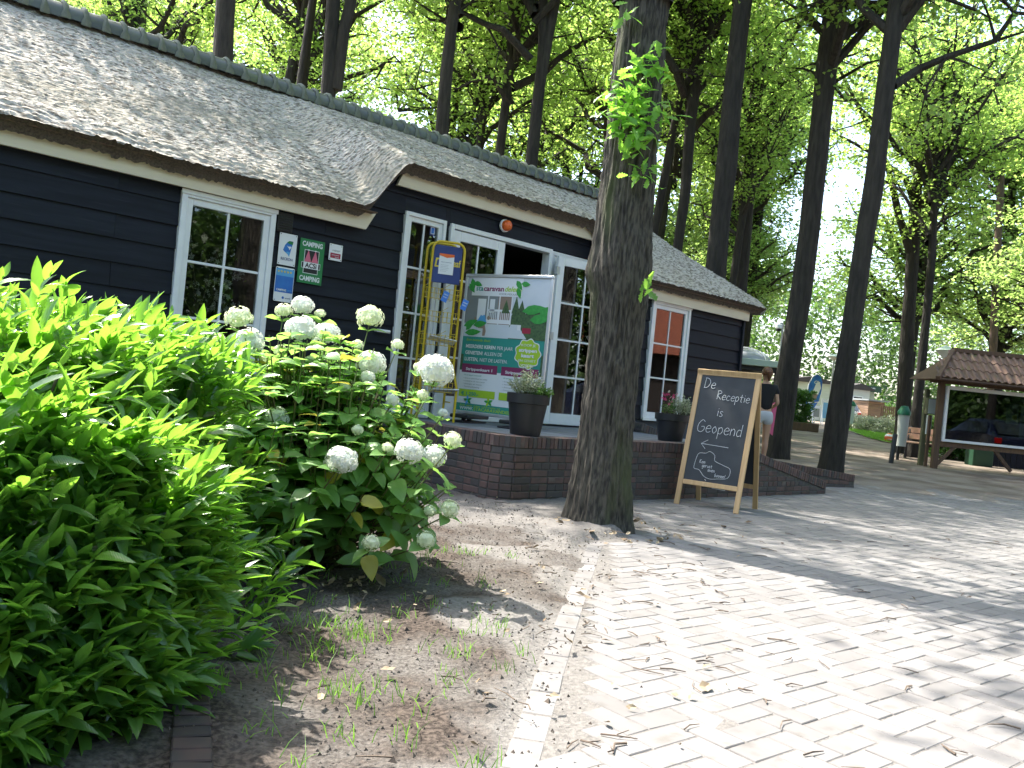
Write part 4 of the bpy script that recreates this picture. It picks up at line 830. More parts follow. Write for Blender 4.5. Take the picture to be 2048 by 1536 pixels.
# ---- hydrangea
HY = Vector((-1.02, 4.72, 0))
def floret_head(seed, r=1, n=80, flat_=.85):
    g = np.random.default_rng(seed); mb = MB()
    V4 = [(0, 0, 0)]+[(cos(a)*q, sin(a)*q, z_) for k in range(4) for (a, q, z_) in ((k*pi/2-.55, .7, .02), (k*pi/2, 1, -.12), (k*pi/2+.55, .7, .02))]; F4 = [(0, 1+3*k, 2+3*k, 3+3*k) for k in range(4)]
    for i in range(n):
        z_ = 1-1.55*(i+.5)/n; rr = sqrt(max(0, 1-z_*z_)); a = i*2.39996; nrm = Vector((rr*cos(a), rr*sin(a), z_)); nrm = (nrm+Vector(g.normal(0, .16, 3))).normalized(); c = Vector((nrm.x, nrm.y, nrm.z*flat_))*g.uniform(.80, 1.0); q = nrm.to_track_quat('Z', 'Y').to_matrix() @ Matrix.Rotation(g.uniform(0, 6), 3, 'Z'); s_ = .25*g.uniform(.8, 1.2)
        mb.add([c+q @ (Vector(v)*s_) for v in V4], F4)
    mb.lathe([(0, -.55), (.55, -.35), (.76, 0), (.6, .5), (0, .66)], 10); return mb.mesh('flower_head')
def hydrangea():
    g = np.random.default_rng(5); o = thing('hydrangea_bush', 'leafy hydrangea bush with white flower heads beside the laurel', 'bush', HY)
    heads = [floret_head(i) for i in range(3)]; [h.materials.append(M['petal']) for h in heads]; gh = [floret_head(9+i, n=60) for i in range(2)]; [h.materials.append(M['petalgreen']) for h in gh]
    W = [(605, 612, 22, 4.9), (603, 660, 32, 4.5), (653, 670, 27, 4.7), (740, 635, 27, 4.8), (496, 684, 31, 4.5), (742, 727, 29, 4.5), (872, 742, 36, 4.35), (552, 836, 25, 4.2), (682, 921, 32, 3.95), (818, 903, 28, 4.0), (868, 912, 24, 4.15), (478, 637, 27, 4.8), (886, 826, 10, 4.3), (785, 800, 13, 4.3), (735, 755, 15, 4.4), (898, 1018, 20, 4.05)]
    G_ = [(437, 680, 14, 4.7), (568, 622, 17, 4.9), (640, 628, 11, 4.9), (905, 880, 18, 4.0), (742, 1086, 18, 3.85), (852, 1080, 19, 3.95), (860, 1022, 13, 4.05), (715, 690, 12, 4.7), (575, 755, 11, 4.4), (690, 775, 13, 4.35), (838, 735, 12, 4.5), (560, 700, 12, 4.5), (470, 775, 12, 4.3), (795, 690, 13, 4.7), (845, 790, 12, 4.3), (620, 720, 10, 4.5), (530, 720, 11, 4.6), (655, 780, 9, 4.3), (715, 860, 12, 4.1), (775, 895, 11, 4.0)]
    st = MB(); tips = []
    for lst, ms in ((W, heads), (G_, gh)):
        for i, (px, py, r, D) in enumerate(lst):
            p = atd(px, py, D)-HY; rr = r/FPX*D*1.10; gi = lst is W and i in (3, 11, 15); me = gh[i % 2] if gi else ms[i % len(ms)]
            q = Vector((p.x*.3, p.y*.3-.15, 1)).normalized().to_track_quat('Z', 'Y').to_matrix().to_4x4(); link('flower_head', me, None, o, Matrix.Translation(p) @ q @ Matrix.Scale(rr, 4)); tips.append(p-Vector((0, 0, rr*.5)))
    cen = Vector((-.04, -.28, .60)); RX, RY, RZ = .76, .55, .62; Pl = []; Dl = []; Ul = []; Sl = []
    k = 0
    while k < 430:                                          # leafy shoots over the dome
        v_ = g.normal(0, 1, 3); v_ /= np.linalg.norm(v_); q = g.uniform(.55, 1.02); v_[2] = v_[2] if v_[2] > -.75 else -v_[2]
        p = cen+Vector((v_[0]*RX*q*(1+.08*(v_[2] < -.1)), v_[1]*RY*q*(1.18 if v_[2] < 0 else 1-.3*v_[2]), v_[2]*RZ*q)); 
        if p.z < .06: continue
        tips.append(p); k += 1
    for p in tips:
        root = Vector((g.normal(0, .10), -.15+g.normal(0, .10), 0)); mid = root.lerp(p, .55)+Vector((p.x*.12, p.y*.1, -.02)); st.tube([root, mid, p], [.006, .005, .003], 5, False)
        d = (p-mid).normalized(); dn = np.array(d); e1 = np.cross(dn, [0, 0, 1.]); e1 /= np.linalg.norm(e1)+1e-9; e2 = np.cross(e1, dn)
        for j in range(3):
            c = np.array(p-(p-mid)*(.06+.30*j))
            for h in (0, 1):
                a = j*pi/2+h*pi+g.normal(0, .25); ld = (e1*cos(a)+e2*sin(a))*1.0+dn*.35+np.array([0, 0, .05]); Pl.append(c); Dl.append(ld); Ul.append(np.array([0, 0, 1.])*.9+dn*.6+g.normal(0, .25, 3)); Sl.append(g.uniform(.75, 1.2)*(.7+.15*j))
    st.build('stems', M['stem'], o)
    Pl = np.array(Pl); Rm = frames(Pl, np.array(Dl), np.array(Ul), Sl); op = lambda t: (sin(pi*min(1, t**.72))**.8 if 0 < t < 1 else 0)
    tpls = [leaf_tpl(.138, .046, 7, f_, dr, op, .10, s_) for f_, dr, s_ in ((.25, .35, 1), (.35, .2, 2), (.15, .5, 3))]
    W3 = Pl+np.array(HY); foliage_parts(o, Pl, Rm, tpls, M['hydleaf'], 'hydrangea_leaf', np.linalg.norm(W3-cc, axis=1))
hydrangea()

# ================================================================ TREES
OAKP = [(0, .1), (.12, .28), (.2, .20), (.3, .52), (.38, .33), (.52, .72), (.6, .45), (.75, .68), (.85, .42), (1, .05)]
def trunk_mesh(pts, rad, nseg, ns, amp, seed, burl=None, fur=0):
    pts = np.array([list(p) for p in pts]); d = np.r_[0, np.cumsum(np.linalg.norm(np.diff(pts, axis=0), axis=1))]; t = np.linspace(0, d[-1], nseg)
    P_ = np.stack([np.interp(t, d, pts[:, i]) for i in range(3)], -1); r = np.interp(t, d, rad)
    k = max(3, nseg//24); ker = np.ones(k)/k; Pp = np.pad(P_, ((k, k), (0, 0)), 'edge'); Pp[:k] = P_[0]; P_s = np.stack([np.convolve(Pp[:, i], ker, 'same') for i in range(3)], -1)[k:-k]; P_s[0] = P_[0]; P_s[-1] = P_[-1]
    P_s[:, 2] = P_[:, 2]; th = np.linspace(0, 2*pi, ns, endpoint=False); T_, A_ = np.meshgrid(t, th, indexing='ij'); rr = np.repeat(r[:, None], ns, 1)
    cx_, sy_ = np.cos(A_), np.sin(A_)
    rr = rr*(1+amp*(vnoise(cx_*1.5+9, sy_*1.5+9, T_*.9, seed)-.5)*2)
    if fur:
        q = vnoise(cx_*8+30, sy_*8+30, T_*4.2, seed+1); q2 = vnoise(cx_*17+30, sy_*17+30, T_*8, seed+2); rr = rr+fur*(1-2*np.abs(q-.5)*2)*1.0+fur*1.5*(q2-.5)
    flare = np.exp(-T_/.28)*(.30+.35*np.maximum(0, np.cos(5*A_+seed))); rr = rr*(1+flare*.55)
    if burl:
        for (bt_, ba, bs, bh) in burl: rr = rr+bh*np.exp(-((T_-bt_)/bs)**2-((np.angle(np.exp(1j*(A_-ba))))/.75)**2)
    V = np.stack([P_s[:, None, 0]+rr*cx_, P_s[:, None, 1]+rr*sy_, P_s[:, None, 2]+0*rr], -1); return nmesh('trunk', V.reshape(-1, 3), grid_faces(nseg, ns, True), True)
def leaf_cloud(cent, per, spread, size, g, flat_=.6, nm='crown'):
    n = len(cent)*per; c = np.repeat(cent, per, 0)+g.normal(0, 1, (n, 3))*spread*np.array([1, 1, flat_]); nr = g.normal(0, 1, (n, 3)); nr[:, 2] = np.abs(nr[:, 2])+.5; nr /= np.linalg.norm(nr, axis=1, keepdims=True)
    a = g.normal(0, 1, (n, 3)); a -= nr*np.sum(a*nr, 1, keepdims=True); a /= np.linalg.norm(a, axis=1, keepdims=True); b = np.cross(nr, a); s = size*g.uniform(.6, 1.25, (n, 1)); fold = nr*s*.12
    V = np.stack([c-a*s*.5, c+b*s*.33+fold+a*s*.08, c+a*s*.5, c-b*s*.33+fold+a*s*.08], 1).reshape(-1, 3); F = (np.arange(n)*4)[:, None]+np.array([0, 1, 2, 3]); return nmesh(nm, V, F)
def make_crown(seed, Rx, Rz, ncl, per, size, spread=.30, low=.0):
    g = np.random.default_rng(seed); br = MB(); cl = []
    nb = 15; root = np.array([0, 0, -Rz*.95])
    for i in range(nb):
        a = i*2.4+g.uniform(-.4, .4); zf = g.uniform(-.55, .9); rr = sqrt(max(.05, 1-zf*zf*.9))*g.uniform(.65, 1.05); tip = np.array([Rx*rr*cos(a), Rx*rr*sin(a), Rz*zf]); st_ = np.array([0, 0, -Rz*.95+Rz*1.2*max(0, (zf+.6))*.45]); pts = []
        for k in range(7):
            t = k/6; p = st_*(1-t)+tip*t+np.array([0, 0, .35*sin(pi*t)])+g.normal(0, .14, 3)*(0 < k < 6); pts.append(p)
        r0 = .10*g.uniform(.7, 1.2); br.tube([Vector(p) for p in pts], [r0*(1-.85*k/6) for k in range(7)], 6, False)
        for m_ in range(9):
            k = g.integers(1, 6); b0 = pts[k]; d = g.normal(0, 1, 3)*np.array([1, 1, .55]); d /= np.linalg.norm(d); ln = g.uniform(.6, 1.5)*Rx/3.2; b2 = b0+d*ln+np.array([0, 0, .12]); b1 = (b0+b2)/2+g.normal(0, .10, 3); br.tube([Vector(q) for q in (b0, b1, b2)], [r0*.35, r0*.22, .006], 4, False); cl += [b2, b1*.4+b2*.6]
        cl += [tip, pts[5], pts[4]]
    cl = np.array(cl); ex = max(0, ncl-len(cl)); q = cl[g.integers(0, len(cl), ex)]+g.normal(0, .42, (ex, 3)); cl = np.concatenate([cl, q]) if ex else cl
    return leaf_cloud(cl, per, spread, size, g), br.mesh('limbs', True)
crowns = [make_crown(100+i, 3.1, 3.8, 360, 26, .12, spread=.24) for i in range(4)]
for c_, b_ in crowns: c_.materials.append(M['oak']); b_.materials.append(M['barkfar'])
low_crowns = [make_crown(140+i, 2.9, 3.0, 330, 29, .14, spread=.25) for i in range(3)]
for c_, b_ in low_crowns: c_.materials.append(M['oakfar']); b_.materials.append(M['barkfar'])

def crown_on(o, loc, which, sc, rz, low=False):
    c_, b_ = (low_crowns if low else crowns)[which]; Mx = Matrix.Translation(loc) @ Matrix.Rotation(rz, 4, 'Z') @ Matrix.Diagonal((sc[0], sc[0], sc[1], 1))
    link('crown', c_, None, o, Mx); link('limbs', b_, None, o, Mx)
def tree(label, pix, D, H, cr=None, m='barkfar', group=None, fork=None, name='tree', seed=0, extra=0):
    """pix: (x, y, width) of the trunk in the photograph, from the ground up"""
    pts = [atd(x, y, D) for x, y, _ in pix]; rad = [w_/2/FPX*D for _, _, w_ in pix]; g = float(gz(D))
    if pts[0].z > g+.05: q = pts[0]+(pts[0]-pts[1])*((pts[0].z-g)/max(.2, (pts[1].z-pts[0].z))); pts.insert(0, Vector((q.x*.5+pts[0].x*.5, q.y, g))); rad.insert(0, rad[0]*1.15)
    rad[0] *= .70; pts[0].z = g-.05; d = (pts[-1]-pts[-2]).normalized(); top = pts[-1]+d*max(1.5, (H-pts[-1].z)); top.x = pts[-1].x+(top.x-pts[-1].x)*.6; pts.append(top); rad.append(rad[-1]*.45)
    base = pts[0].copy(); base.z = g; o = thing(name, label, 'tree', base, group=group); rel = [p-base for p in pts]
    link('trunk', trunk_mesh(rel, rad, 70, 22, .10, seed+3), M[m], o)
    if fork:
        fp = [atd(x, y, D)-base for x, y, _ in fork]; MB().tube(fp+[fp[-1]+(fp[-1]-fp[-2]).normalized()*3], [w_/2/FPX*D for _, _, w_ in fork]+[fork[-1][2]/4/FPX*D], 12).build('limb', M[m], o, True)
    if cr:
        for (zc_, sc, wi) in cr:
            q = Vector(np.array([np.interp(zc_, [p.z for p in rel], [p[i] for p in rel]) for i in (0, 1)]+[zc_])); crown_on(o, q, wi % 4, sc, seed*1.3+zc_)
    return o
# big foreground trunk
D1 = 6.75
pix = [(1197, 1062, 124), (1205, 960, 116), (1212, 870, 106), (1222, 780, 103), (1232, 680, 105), (1240, 590, 112), (1243, 520, 122), (1247, 450, 112), (1257, 360, 106), (1266, 250, 103), (1278, 130, 100), (1289, 0, 98)]
pts = [atd(x, y, D1) for x, y, _ in pix]; rad = [w_/2/FPX*D1*.955 for _, _, w_ in pix]; base = Vector((pts[0].x, pts[0].y, 0)); pts = [p-base for p in pts]; pts[0].z = -.05
t1 = thing('oak_tree', 'thick furrowed oak trunk with leafy sprigs in front of the brick wall', 'tree', base)
link('trunk', trunk_mesh(pts, rad, 430, 170, .05, 3, burl=[(1.98, pi*1.02, .13, .045), (3.2, .2, .12, .03), (2.3, 4.6, .2, .01)], fur=.014), M['barknear'], t1)
link('upper_trunk', trunk_mesh([pts[-1]-Vector((0, 0, .05)), pts[-1]+Vector((.25, .1, 2)), pts[-1]+Vector((.3, .3, 6))], [rad[-1]*1.0, rad[-1]*.85, .06], 30, 24, .05, 3), M['barkfar'], t1)
crown_on(t1, pts[-1]+Vector((.3, .2, 4.5)), 0, (1.15, 1.0), .4)
def oak_leaf():
    vs = []; fs = []
    for t, w__ in OAKP: vs += [(-w__*.44, t, -.12*t*t+.10*w__), (0, t, -.12*t*t), (w__*.44, t, -.12*t*t+.10*w__)]
    for i in range(len(OAKP)-1): a = 3*i; fs += [(a, a+1, a+4, a+3), (a+1, a+2, a+5, a+4)]
    return vs, fs
ov, of = oak_leaf(); olm = bpy.data.meshes.new('oak_leaf'); olm.from_pydata(ov, [], of); olm.materials.append(M['sprig'])
g = random.Random(12)
for (px, py, sx, sy, n) in ((1292, 130, 40, 45, 26), (1240, 210, 42, 45, 30), (1265, 250, 45, 45, 30), (1300, 235, 34, 60, 24), (1262, 165, 36, 35, 18), (1285, 345, 26, 22, 12), (1262, 285, 28, 30, 12), (1232, 180, 20, 20, 8), (1290, 575, 10, 14, 5), (1255, 30, 18, 18, 5)):
    o0 = atd(px, py, D1-.27)-base; sg = MB(); sg.tube([o0+Vector((.04, .22, -.05)), o0+Vector((0, .08, 0)), o0+Vector((-.03, -.05, .03))], [.005, .004, .002], 5); sg = sg.build('sprig', M['twig'], t1)
    for k in range(int(n*1.5)):
        p = atd(px+g.gauss(0, sx*.55), py+g.gauss(0, sy*.55), D1-.30+g.gauss(0, .07))-base; d = Vector((g.gauss(0, 1), g.gauss(-.3, .6), g.gauss(-.25, .7))).normalized(); u = Vector((g.gauss(0, .4), g.gauss(-.3, .4), 1)); xx = d.cross(u).normalized(); zz = xx.cross(d); s_ = g.uniform(.08, .125)
        link('leaf', olm, None, sg, Matrix([[xx[i]*s_, d[i]*s_, zz[i]*s_, p[i]] for i in range(3)]+[[0, 0, 0, 1]]))

G2 = 'tall dark trunks rising behind the thatched roof'
tree('left of the two thick leaning trunks beyond the ramp, just right of the chalkboard', [(1552, 915, 66), (1567, 800, 46), (1583, 700, 41), (1603, 580, 40), (1620, 450, 40), (1634, 330, 42), (1642, 240, 39), (1655, 120, 40), (1670, 0, 39)], 17.3, 15, [(11, (1.15, 1.1), 1)], seed=1)
tree('right of the two thick leaning trunks beyond the ramp, beside the sandy path', [(1662, 945, 60), (1674, 850, 43), (1690, 740, 40), (1708, 620, 37), (1730, 470, 35), (1747, 380, 38), (1756, 300, 36), (1770, 180, 34), (1783, 80, 33), (1795, 0, 33)], 15.1, 14, [(10.5, (1.05, 1.1), 2)], seed=2)
tree('thick dark trunk rising above the right end of the thatched roof', [(1432, 540, 42), (1440, 440, 39), (1453, 330, 43), (1464, 200, 39), (1476, 90, 37), (1486, 0, 37)], 16.5, 16, [(11.5, (1.15, 1.0), 3)], seed=3)
tree('slim forked trunk left of the thick one above the roof end', [(1357, 480, 20), (1371, 380, 22), (1380, 250, 22), (1393, 150, 24), (1402, 90, 19), (1396, 0, 17)], 19, 15, [(10.5, (.9, .9), 0)], fork=[(1402, 100, 22), (1420, 50, 18), (1440, 0, 16)], seed=4)
tree('slim trunk just right of the big oak above the roof', [(1311, 450, 16), (1328, 360, 17), (1350, 240, 16), (1372, 150, 14), (1392, 60, 16)], 20, 14, [(10, (.85, .9), 1)], seed=5)
tree('thin upright trunk between the roof end and the leaning pair', [(1466, 560, 15), (1478, 480, 15), (1493, 380, 14), (1500, 260, 12)], 22, 9, [(7.5, (.7, .7), 2)], seed=6)
tree('thick trunk behind the litter bin', [(1806, 895, 36), (1808, 800, 28), (1813, 700, 26), (1822, 560, 25), (1830, 430, 22), (1836, 330, 18), (1850, 200, 14)], 24, 14, [(9.5, (1.0, 1.0), 3)], fork=[(1828, 520, 22), (1800, 440, 15), (1775, 330, 11), (1750, 280, 9)], seed=7)
tree('slimmer dark trunk between the litter bin and the bench', [(1826, 905, 22), (1838, 780, 18), (1852, 640, 16), (1863, 520, 15), (1868, 420, 14), (1874, 320, 11)], 22.5, 12, [(8.5, (.9, .9), 0)], fork=[(1868, 430, 14), (1895, 330, 10), (1920, 180, 8)], seed=8)
tree('thick dark trunk standing furthest left above the roof ridge', [(446, 120, 40), (448, 60, 38), (452, 0, 38)], 12.6, 14, [(10.4, (1.0, .85), 1)], group=G2, seed=9)
tree('slender trunk left of the twin trunks above the ridge', [(604, 170, 22), (614, 80, 19), (626, 0, 16)], 18, 14, [(11.5, (.9, .8), 2)], group=G2, seed=10)
tree('twin trunks forking just above the ridge', [(655, 200, 31), (660, 120, 28), (667, 0, 27)], 14.0, 15, [(10.8, (1.0, .9), 3)], group=G2, fork=[(672, 180, 25), (688, 60, 23), (702, 0, 22)], seed=11)
tree('lone thick trunk above the middle of the ridge', [(884, 260, 28), (891, 160, 26), (902, 60, 24), (912, 0, 24)], 16, 15, [(10.5, (1.05, .95), 0)], group=G2, seed=12)
tree('slim crooked trunk left of the forked pair by the big oak', [(1000, 300, 18), (1012, 200, 18), (1020, 120, 22), (1040, 0, 15)], 19, 14, [(10, (.95, .9), 1)], group=G2, seed=13)
tree('forked trunk above the ridge nearest the big oak', [(1064, 320, 25), (1074, 220, 23), (1086, 110, 21), (1086, 0, 19)], 17, 15, [(10.5, (1.0, .95), 2)], group=G2, fork=[(1078, 180, 22), (1096, 80, 20), (1112, 0, 18)], seed=14)
tree('thin trunk half hidden by leaves above the ridge centre', [(962, 270, 16), (972, 150, 15), (980, 0, 14)], 22, 13, [(9, (.9, .9), 3)], group=G2, seed=15)
tree('tall straight pine trunk behind the notice board roof', [(1985, 720, 15), (1992, 560, 14), (2000, 400, 13), (2008, 240, 11)], 34, 17, [(13, (.9, .8), 0)], m='pine', name='pine_tree', seed=16)
# trees whose stems the photograph shows only as dark bands between the leaves
far_group = 'smaller trees filling the wood behind'
def small_tree(x, y, H, sc, wi, rz, label, lowz=.0, lean=.03, group=far_group):
    g0 = float(gz(y)); o = thing('tree', label, 'tree', (x, y, g0), group=group); r = .055+.010*H
    link('trunk', trunk_mesh([(0, 0, -.05), (lean*H*.5, 0, H*.5), (lean*H, .1, H)], [r, r*.75, r*.25], 24, 12, .12, wi+int(abs(x)*7)), M['barkfar'], o)
    crown_on(o, Vector((lean*H*.7, 0, H*.60+lowz)), wi % 3, sc, rz, True); return o
lab_a = 'leafy tree in the wood behind the thatched building'; lab_b = 'leafy tree in the wood beyond the path and car park'
gg = random.Random(31)
LM = [(60, 'the left end of the tiled ridge'), (446, 'the furthest left thick trunk'), (604, 'the slender trunk above the ridge'), (668, 'the twin trunks above the ridge'), (780, 'the open patch of sky above the roof'), (897, 'the lone thick trunk above the ridge'), (1015, 'the slim crooked trunk'), (1085, 'the forked trunk by the big oak'), (1250, 'the big oak trunk'), (1390, 'the slim forked trunk'), (1460, 'the thick trunk above the roof end'), (1620, 'the left leaning trunk'), (1720, 'the right leaning trunk'), (1822, 'the thick trunk behind the bin'), (1990, 'the pine behind the notice board'), (2150, 'the right edge of the wood')]
used_lab = set()
def far_label(x, y):
    px = 1024+FPX*x/y; l_ = sorted(LM, key=lambda q: abs(q[0]-px)); dist = 'nearer' if y < 30 else ('farther' if y > 40 else 'leafy')
    for nm in l_:
        for wd in (dist, 'small '+dist, 'tall '+dist, 'slim '+dist, 'broad '+dist):
            t = '%s tree in the wood just %s of %s' % (wd, 'left' if px < nm[0] else 'right', nm[1])
            if t not in used_lab: used_lab.add(t); return t
def far_tree(x, y, H, r, wi, rz, label, two=True, low=False):
    label = far_label(x, y)
    g0 = float(gz(y)); o = thing('tree', label, 'tree', (x, y, g0), group=far_group); rr = .07+.009*H; ln = gg.uniform(-.03, .07)
    link('trunk', trunk_mesh([(0, 0, -.05), (ln*H*.5, 0, H*.5), (ln*H, .1, H*.95)], [rr, rr*.8, rr*.3], 24, 12, .12, wi+int(abs(x)*7)), M['barkfar'], o)
    crown_on(o, Vector((ln*H*.8, 0, H*.74)), wi % 4 if not low else wi % 3, (r, r*1.0), rz, low)
    if two: crown_on(o, Vector((ln*H*.4, 0, H*.40)), (wi+1) % 3, (r*.95, r*.8), rz+2, True)
for i in range(12):                                        # behind the building
    if i == 5: continue
    x = -15+i*2.1+gg.uniform(-.7, .7); y = 22+gg.uniform(0, 4)+(i % 2)*4; far_tree(x, y, gg.uniform(13, 16), gg.uniform(.95, 1.15), i, gg.uniform(0, 6), lab_a, two=False)
for i in range(13):
    if i in (4, 9): continue
    x = -24+i*4.2+gg.uniform(-1, 1); y = 36+gg.uniform(0, 6); far_tree(x, y, gg.uniform(18, 22), gg.uniform(1.5, 1.9), i, gg.uniform(0, 6), lab_a if x < 8 else lab_b, low=True)
for (x, y, H, r) in ((7.2, 29, 13, .9), (17.0, 28, 14, 1.1), (22, 30, 15, 1.1), (25, 38, 17, 1.4), (30, 43, 19, 1.5), (10.5, 47, 19, 1.5), (35, 50, 21, 1.7), (16, 24, 13, .95), (6.8, 31, 14, 1.0), (19.5, 22, 12, .9), (24, 27, 14, 1.1)):
    far_tree(x, y, H, r, int(x*3), x, lab_b)
# trees outside the picture: they shade the forecourt and are mirrored in the panes
for (x, y, H, sc) in ((9.5, 8.5, 11, 1.0), (-3, -8, 11, 1.3), (13, -1, 11, 1.3), (19, 6, 12, 1.4), (2.5, -10, 12, 1.4), (24, 2, 12, 1.4), (-8.6, 11.0, 12, .62)):
    small_tree(x, y, H, (sc*1.15, sc*1.1), int(abs(x)), y, {9.5: 'tree outside the picture on the right near the parked dark car', -3: 'tree behind the viewpoint mirrored in the left window', 13: 'tree behind the viewpoint to the right', 19: 'tree beside the house with the red roof', 2.5: 'tree straight behind the viewpoint mirrored in the door panes', 24: 'tree beyond the mirrored house', -8.6: 'tree left of the picture shading the thatched roof'}[x], lowz=1.5, group='trees outside the picture')
# far wood and undergrowth
g = np.random.default_rng(77)
def belt(name, label, xs, ys, zs, n, per, spread, size, m, zfun=None):
    c = np.stack([g.uniform(*xs, n), g.uniform(*ys, n), g.uniform(0, 1, n)], -1)
    hh = zs[0]+(zs[1]-zs[0])*vnoise(c[:, 0]*.16+50, c[:, 1]*.1+50, 0, 5); c[:, 2] = gz(c[:, 1])+hh*c[:, 2]**.8
    o = link(name, leaf_cloud(c, per, spread, size, g), m); return tag(o, label, kind='stuff')
belt('woodland', 'distant green wood closing the view behind everything', (-60, 85), (72, 88), (7, 15), 4200, 26, 1.0, .46, M['woodleaf'])
belt('woodland', 'dense wood behind the viewpoint, seen only mirrored in the window panes', (-32, 45), (-26, -17), (6, 11), 2200, 24, .8, .42, M['woodleaf'])
belt('woodland', 'wood to the side, seen only mirrored in the window panes', (28, 38), (-24, 20), (7, 13), 2600, 24, .8, .42, M['woodleaf'])
belt('undergrowth', 'low green undergrowth beneath the far trees', (-25, 70), (66, 76), (.8, 3.4), 1300, 30, .5, .22, M['shrub'])
belt('undergrowth', 'dark leafy undergrowth behind the thatched building', (-18, 1), (21, 31), (3, 9.0), 800, 34, .4, .16, M['oak'])

def shrub(name, label, p, rx, ry, h, ncl, per, size, m, box=False, group=None):
    gq = np.random.default_rng(int(abs(p[0]*31+p[1]*17))); o = thing(name, label, 'shrub', p, group=group); v_ = gq.uniform(-1, 1, (ncl, 3)); v_[:, 2] = gq.uniform(.05, 1, ncl)
    if not box:
        k = np.sqrt(v_[:, 0]**2+v_[:, 1]**2+v_[:, 2]**2); v_ = v_/np.maximum(k, .2)[:, None]*gq.uniform(.7, 1, (ncl, 1))
        v_[:, 2] = np.abs(v_[:, 2])
    c = v_*np.array([rx, ry, h]); tag(link('foliage', leaf_cloud(c, per, min(rx, h)*.13, size, gq), m, o), kind='stuff')
    mb = MB(); [mb.tube([(0, 0, 0), tuple(c[i]*.55), tuple(c[i]*.92)], [.012, .008, .004], 4, False) for i in range(0, ncl, max(1, ncl//14))]; mb.build('stem', M['twig'], o); return o
shrub('round_shrub', 'dark clipped bush in a dark planter box beyond the leaning trunks', ground(1598, 34)+Vector((0, 0, .2)), .45, .5, 1.35, 220, 26, .09, M['shrub'], True)
o = thing('planter_box', 'dark timber planter box under the clipped bush', 'planter', ground(1598, 33.8)); MB().bbox(-.75, .7, -.5, .5, 0, .32, .02).build('box', M['kwood'], o)
for i, (px, D, rx) in enumerate(((1715, 41, 1.0), (1750, 40, 1.0), (1782, 39, .8), (1842, 37, .9), (1868, 33, .7))): shrub('flowering_shrub', ['pale low shrub by the white litter bin on the lawn edge', 'pale low shrub in the middle of the lawn border', 'pale low shrub left of the thick trunk on the lawn border', 'pale green shrub between the dark trunk and the wooden post', 'pale green shrub right behind the wooden post'][i], ground(px, D), rx, .8, .8 if i < 3 else 1.4, 130, 24, .09, M['pale'] if i < 3 else M['oakfar'], group='low shrubs along the lawn')
for i, (px, D) in enumerate(((1905, 23.5), (1940, 23.8), (1985, 23.2), (2030, 23.6), (2065, 22.6))): shrub('dark_shrub', ['dark leafy shrub beside the left post of the notice board', 'second dark shrub under the left brace of the notice board', 'dark shrub behind the green cabinet', 'dark shrub behind the low board fence', 'dark shrub at the far right end of the board fence'][i], ground(px, D), .65, .6, 1.25, 170, 30, .085, M['shrub'], group='dark shrubs behind the notice board')

# ================================================================ RIGHT BACKGROUND THINGS
lawn = MB(); a_, b_, c_, d_ = ground(1648, 46), ground(1790, 30), ground(1880, 30), ground(1780, 46)
pl = [ground(1690, 40.5), ground(1745, 32.5), ground(1778, 30), ground(1880, 29), ground(1900, 38), ground(1700, 44.5)]
me_ = MB(); me_.add([(p.x, p.y, float(gz(p.y))+.045) for p in pl], [tuple(range(6))]); tag(me_.build('lawn', M['lawn']), 'sunlit mown lawn beyond the path', kind='structure')
g = np.random.default_rng(3); n = 9000; tri = g.uniform(0, 1, (n, 2)); xs_ = 13+tri[:, 0]*8; ys_ = 29.5+tri[:, 1]*14; ok = (xs_ > 12.5+(ys_-30)*.30) & (xs_ < .55*ys_)
bx = np.stack([xs_[ok], ys_[ok], gz(ys_[ok])+.05], -1); tag(link('lawn_grass', nmesh('g', np.stack([bx, bx+[.05, 0, 0], bx+np.stack([g.normal(0, .03, len(bx)), g.normal(0, .03, len(bx)), g.uniform(.05, .1, len(bx))], -1)], 1).reshape(-1, 3), (np.arange(len(bx))*3)[:, None]+np.array([0, 1, 2])), M['grassb']), 'short grass blades of the far lawn', kind='stuff')

# ---- notice board with tiled roof
kp = atd(1867, 935, 19.0); kp.z = float(gz(19)); kio = thing('notice_board', 'big glazed wooden notice board under a small tiled roof', 'notice board', kp, R_(2.5)); kx = FPX/19.
KW = 3.1
def kz(z): return z
ptop = 1.98
for x in (0, KW): MB().bbox(x-.06, x+.06, -.06, .06, -.1, ptop, .006).build('post', M['kwood'], kio)
mb = MB(); mb.beam((.0, -.02, .55), (KW, -.02, .55), .05, .11); mb.beam((-.25, 0, 1.93), (KW+.25, 0, 1.93), .10, .14); mb.build('beam', M['kwood'], kio)
MB().beam((.06, 0, .10), (.42, 0, .52), .05, .07).build('brace', M['kwood'], kio); MB().beam((KW-.06, 0, .10), (KW-.42, 0, .52), .05, .07).build('brace', M['kwood'], kio); MB().beam((1.32, 0, .52), (1.72, 0, .10), .05, .07).build('brace', M['kwood'], kio)
case = MB(); case.box(.10, KW-.10, -.02, .03, .64, 1.78); case = case.build('back_panel', M['dark'], kio)
mb = MB(); frame_ring(mb, .08, KW-.08, .61, 1.82, .055, -.10, -.0205); mb.bbox(.135, KW-.135, -.099, -.022, 1.74, 1.765); mb.build('case_frame', M['pwhite'], kio)
MB().box(.135, KW-.135, -.082, -.078, .665, 1.74).build('glass_pane', M['kglass'], kio)
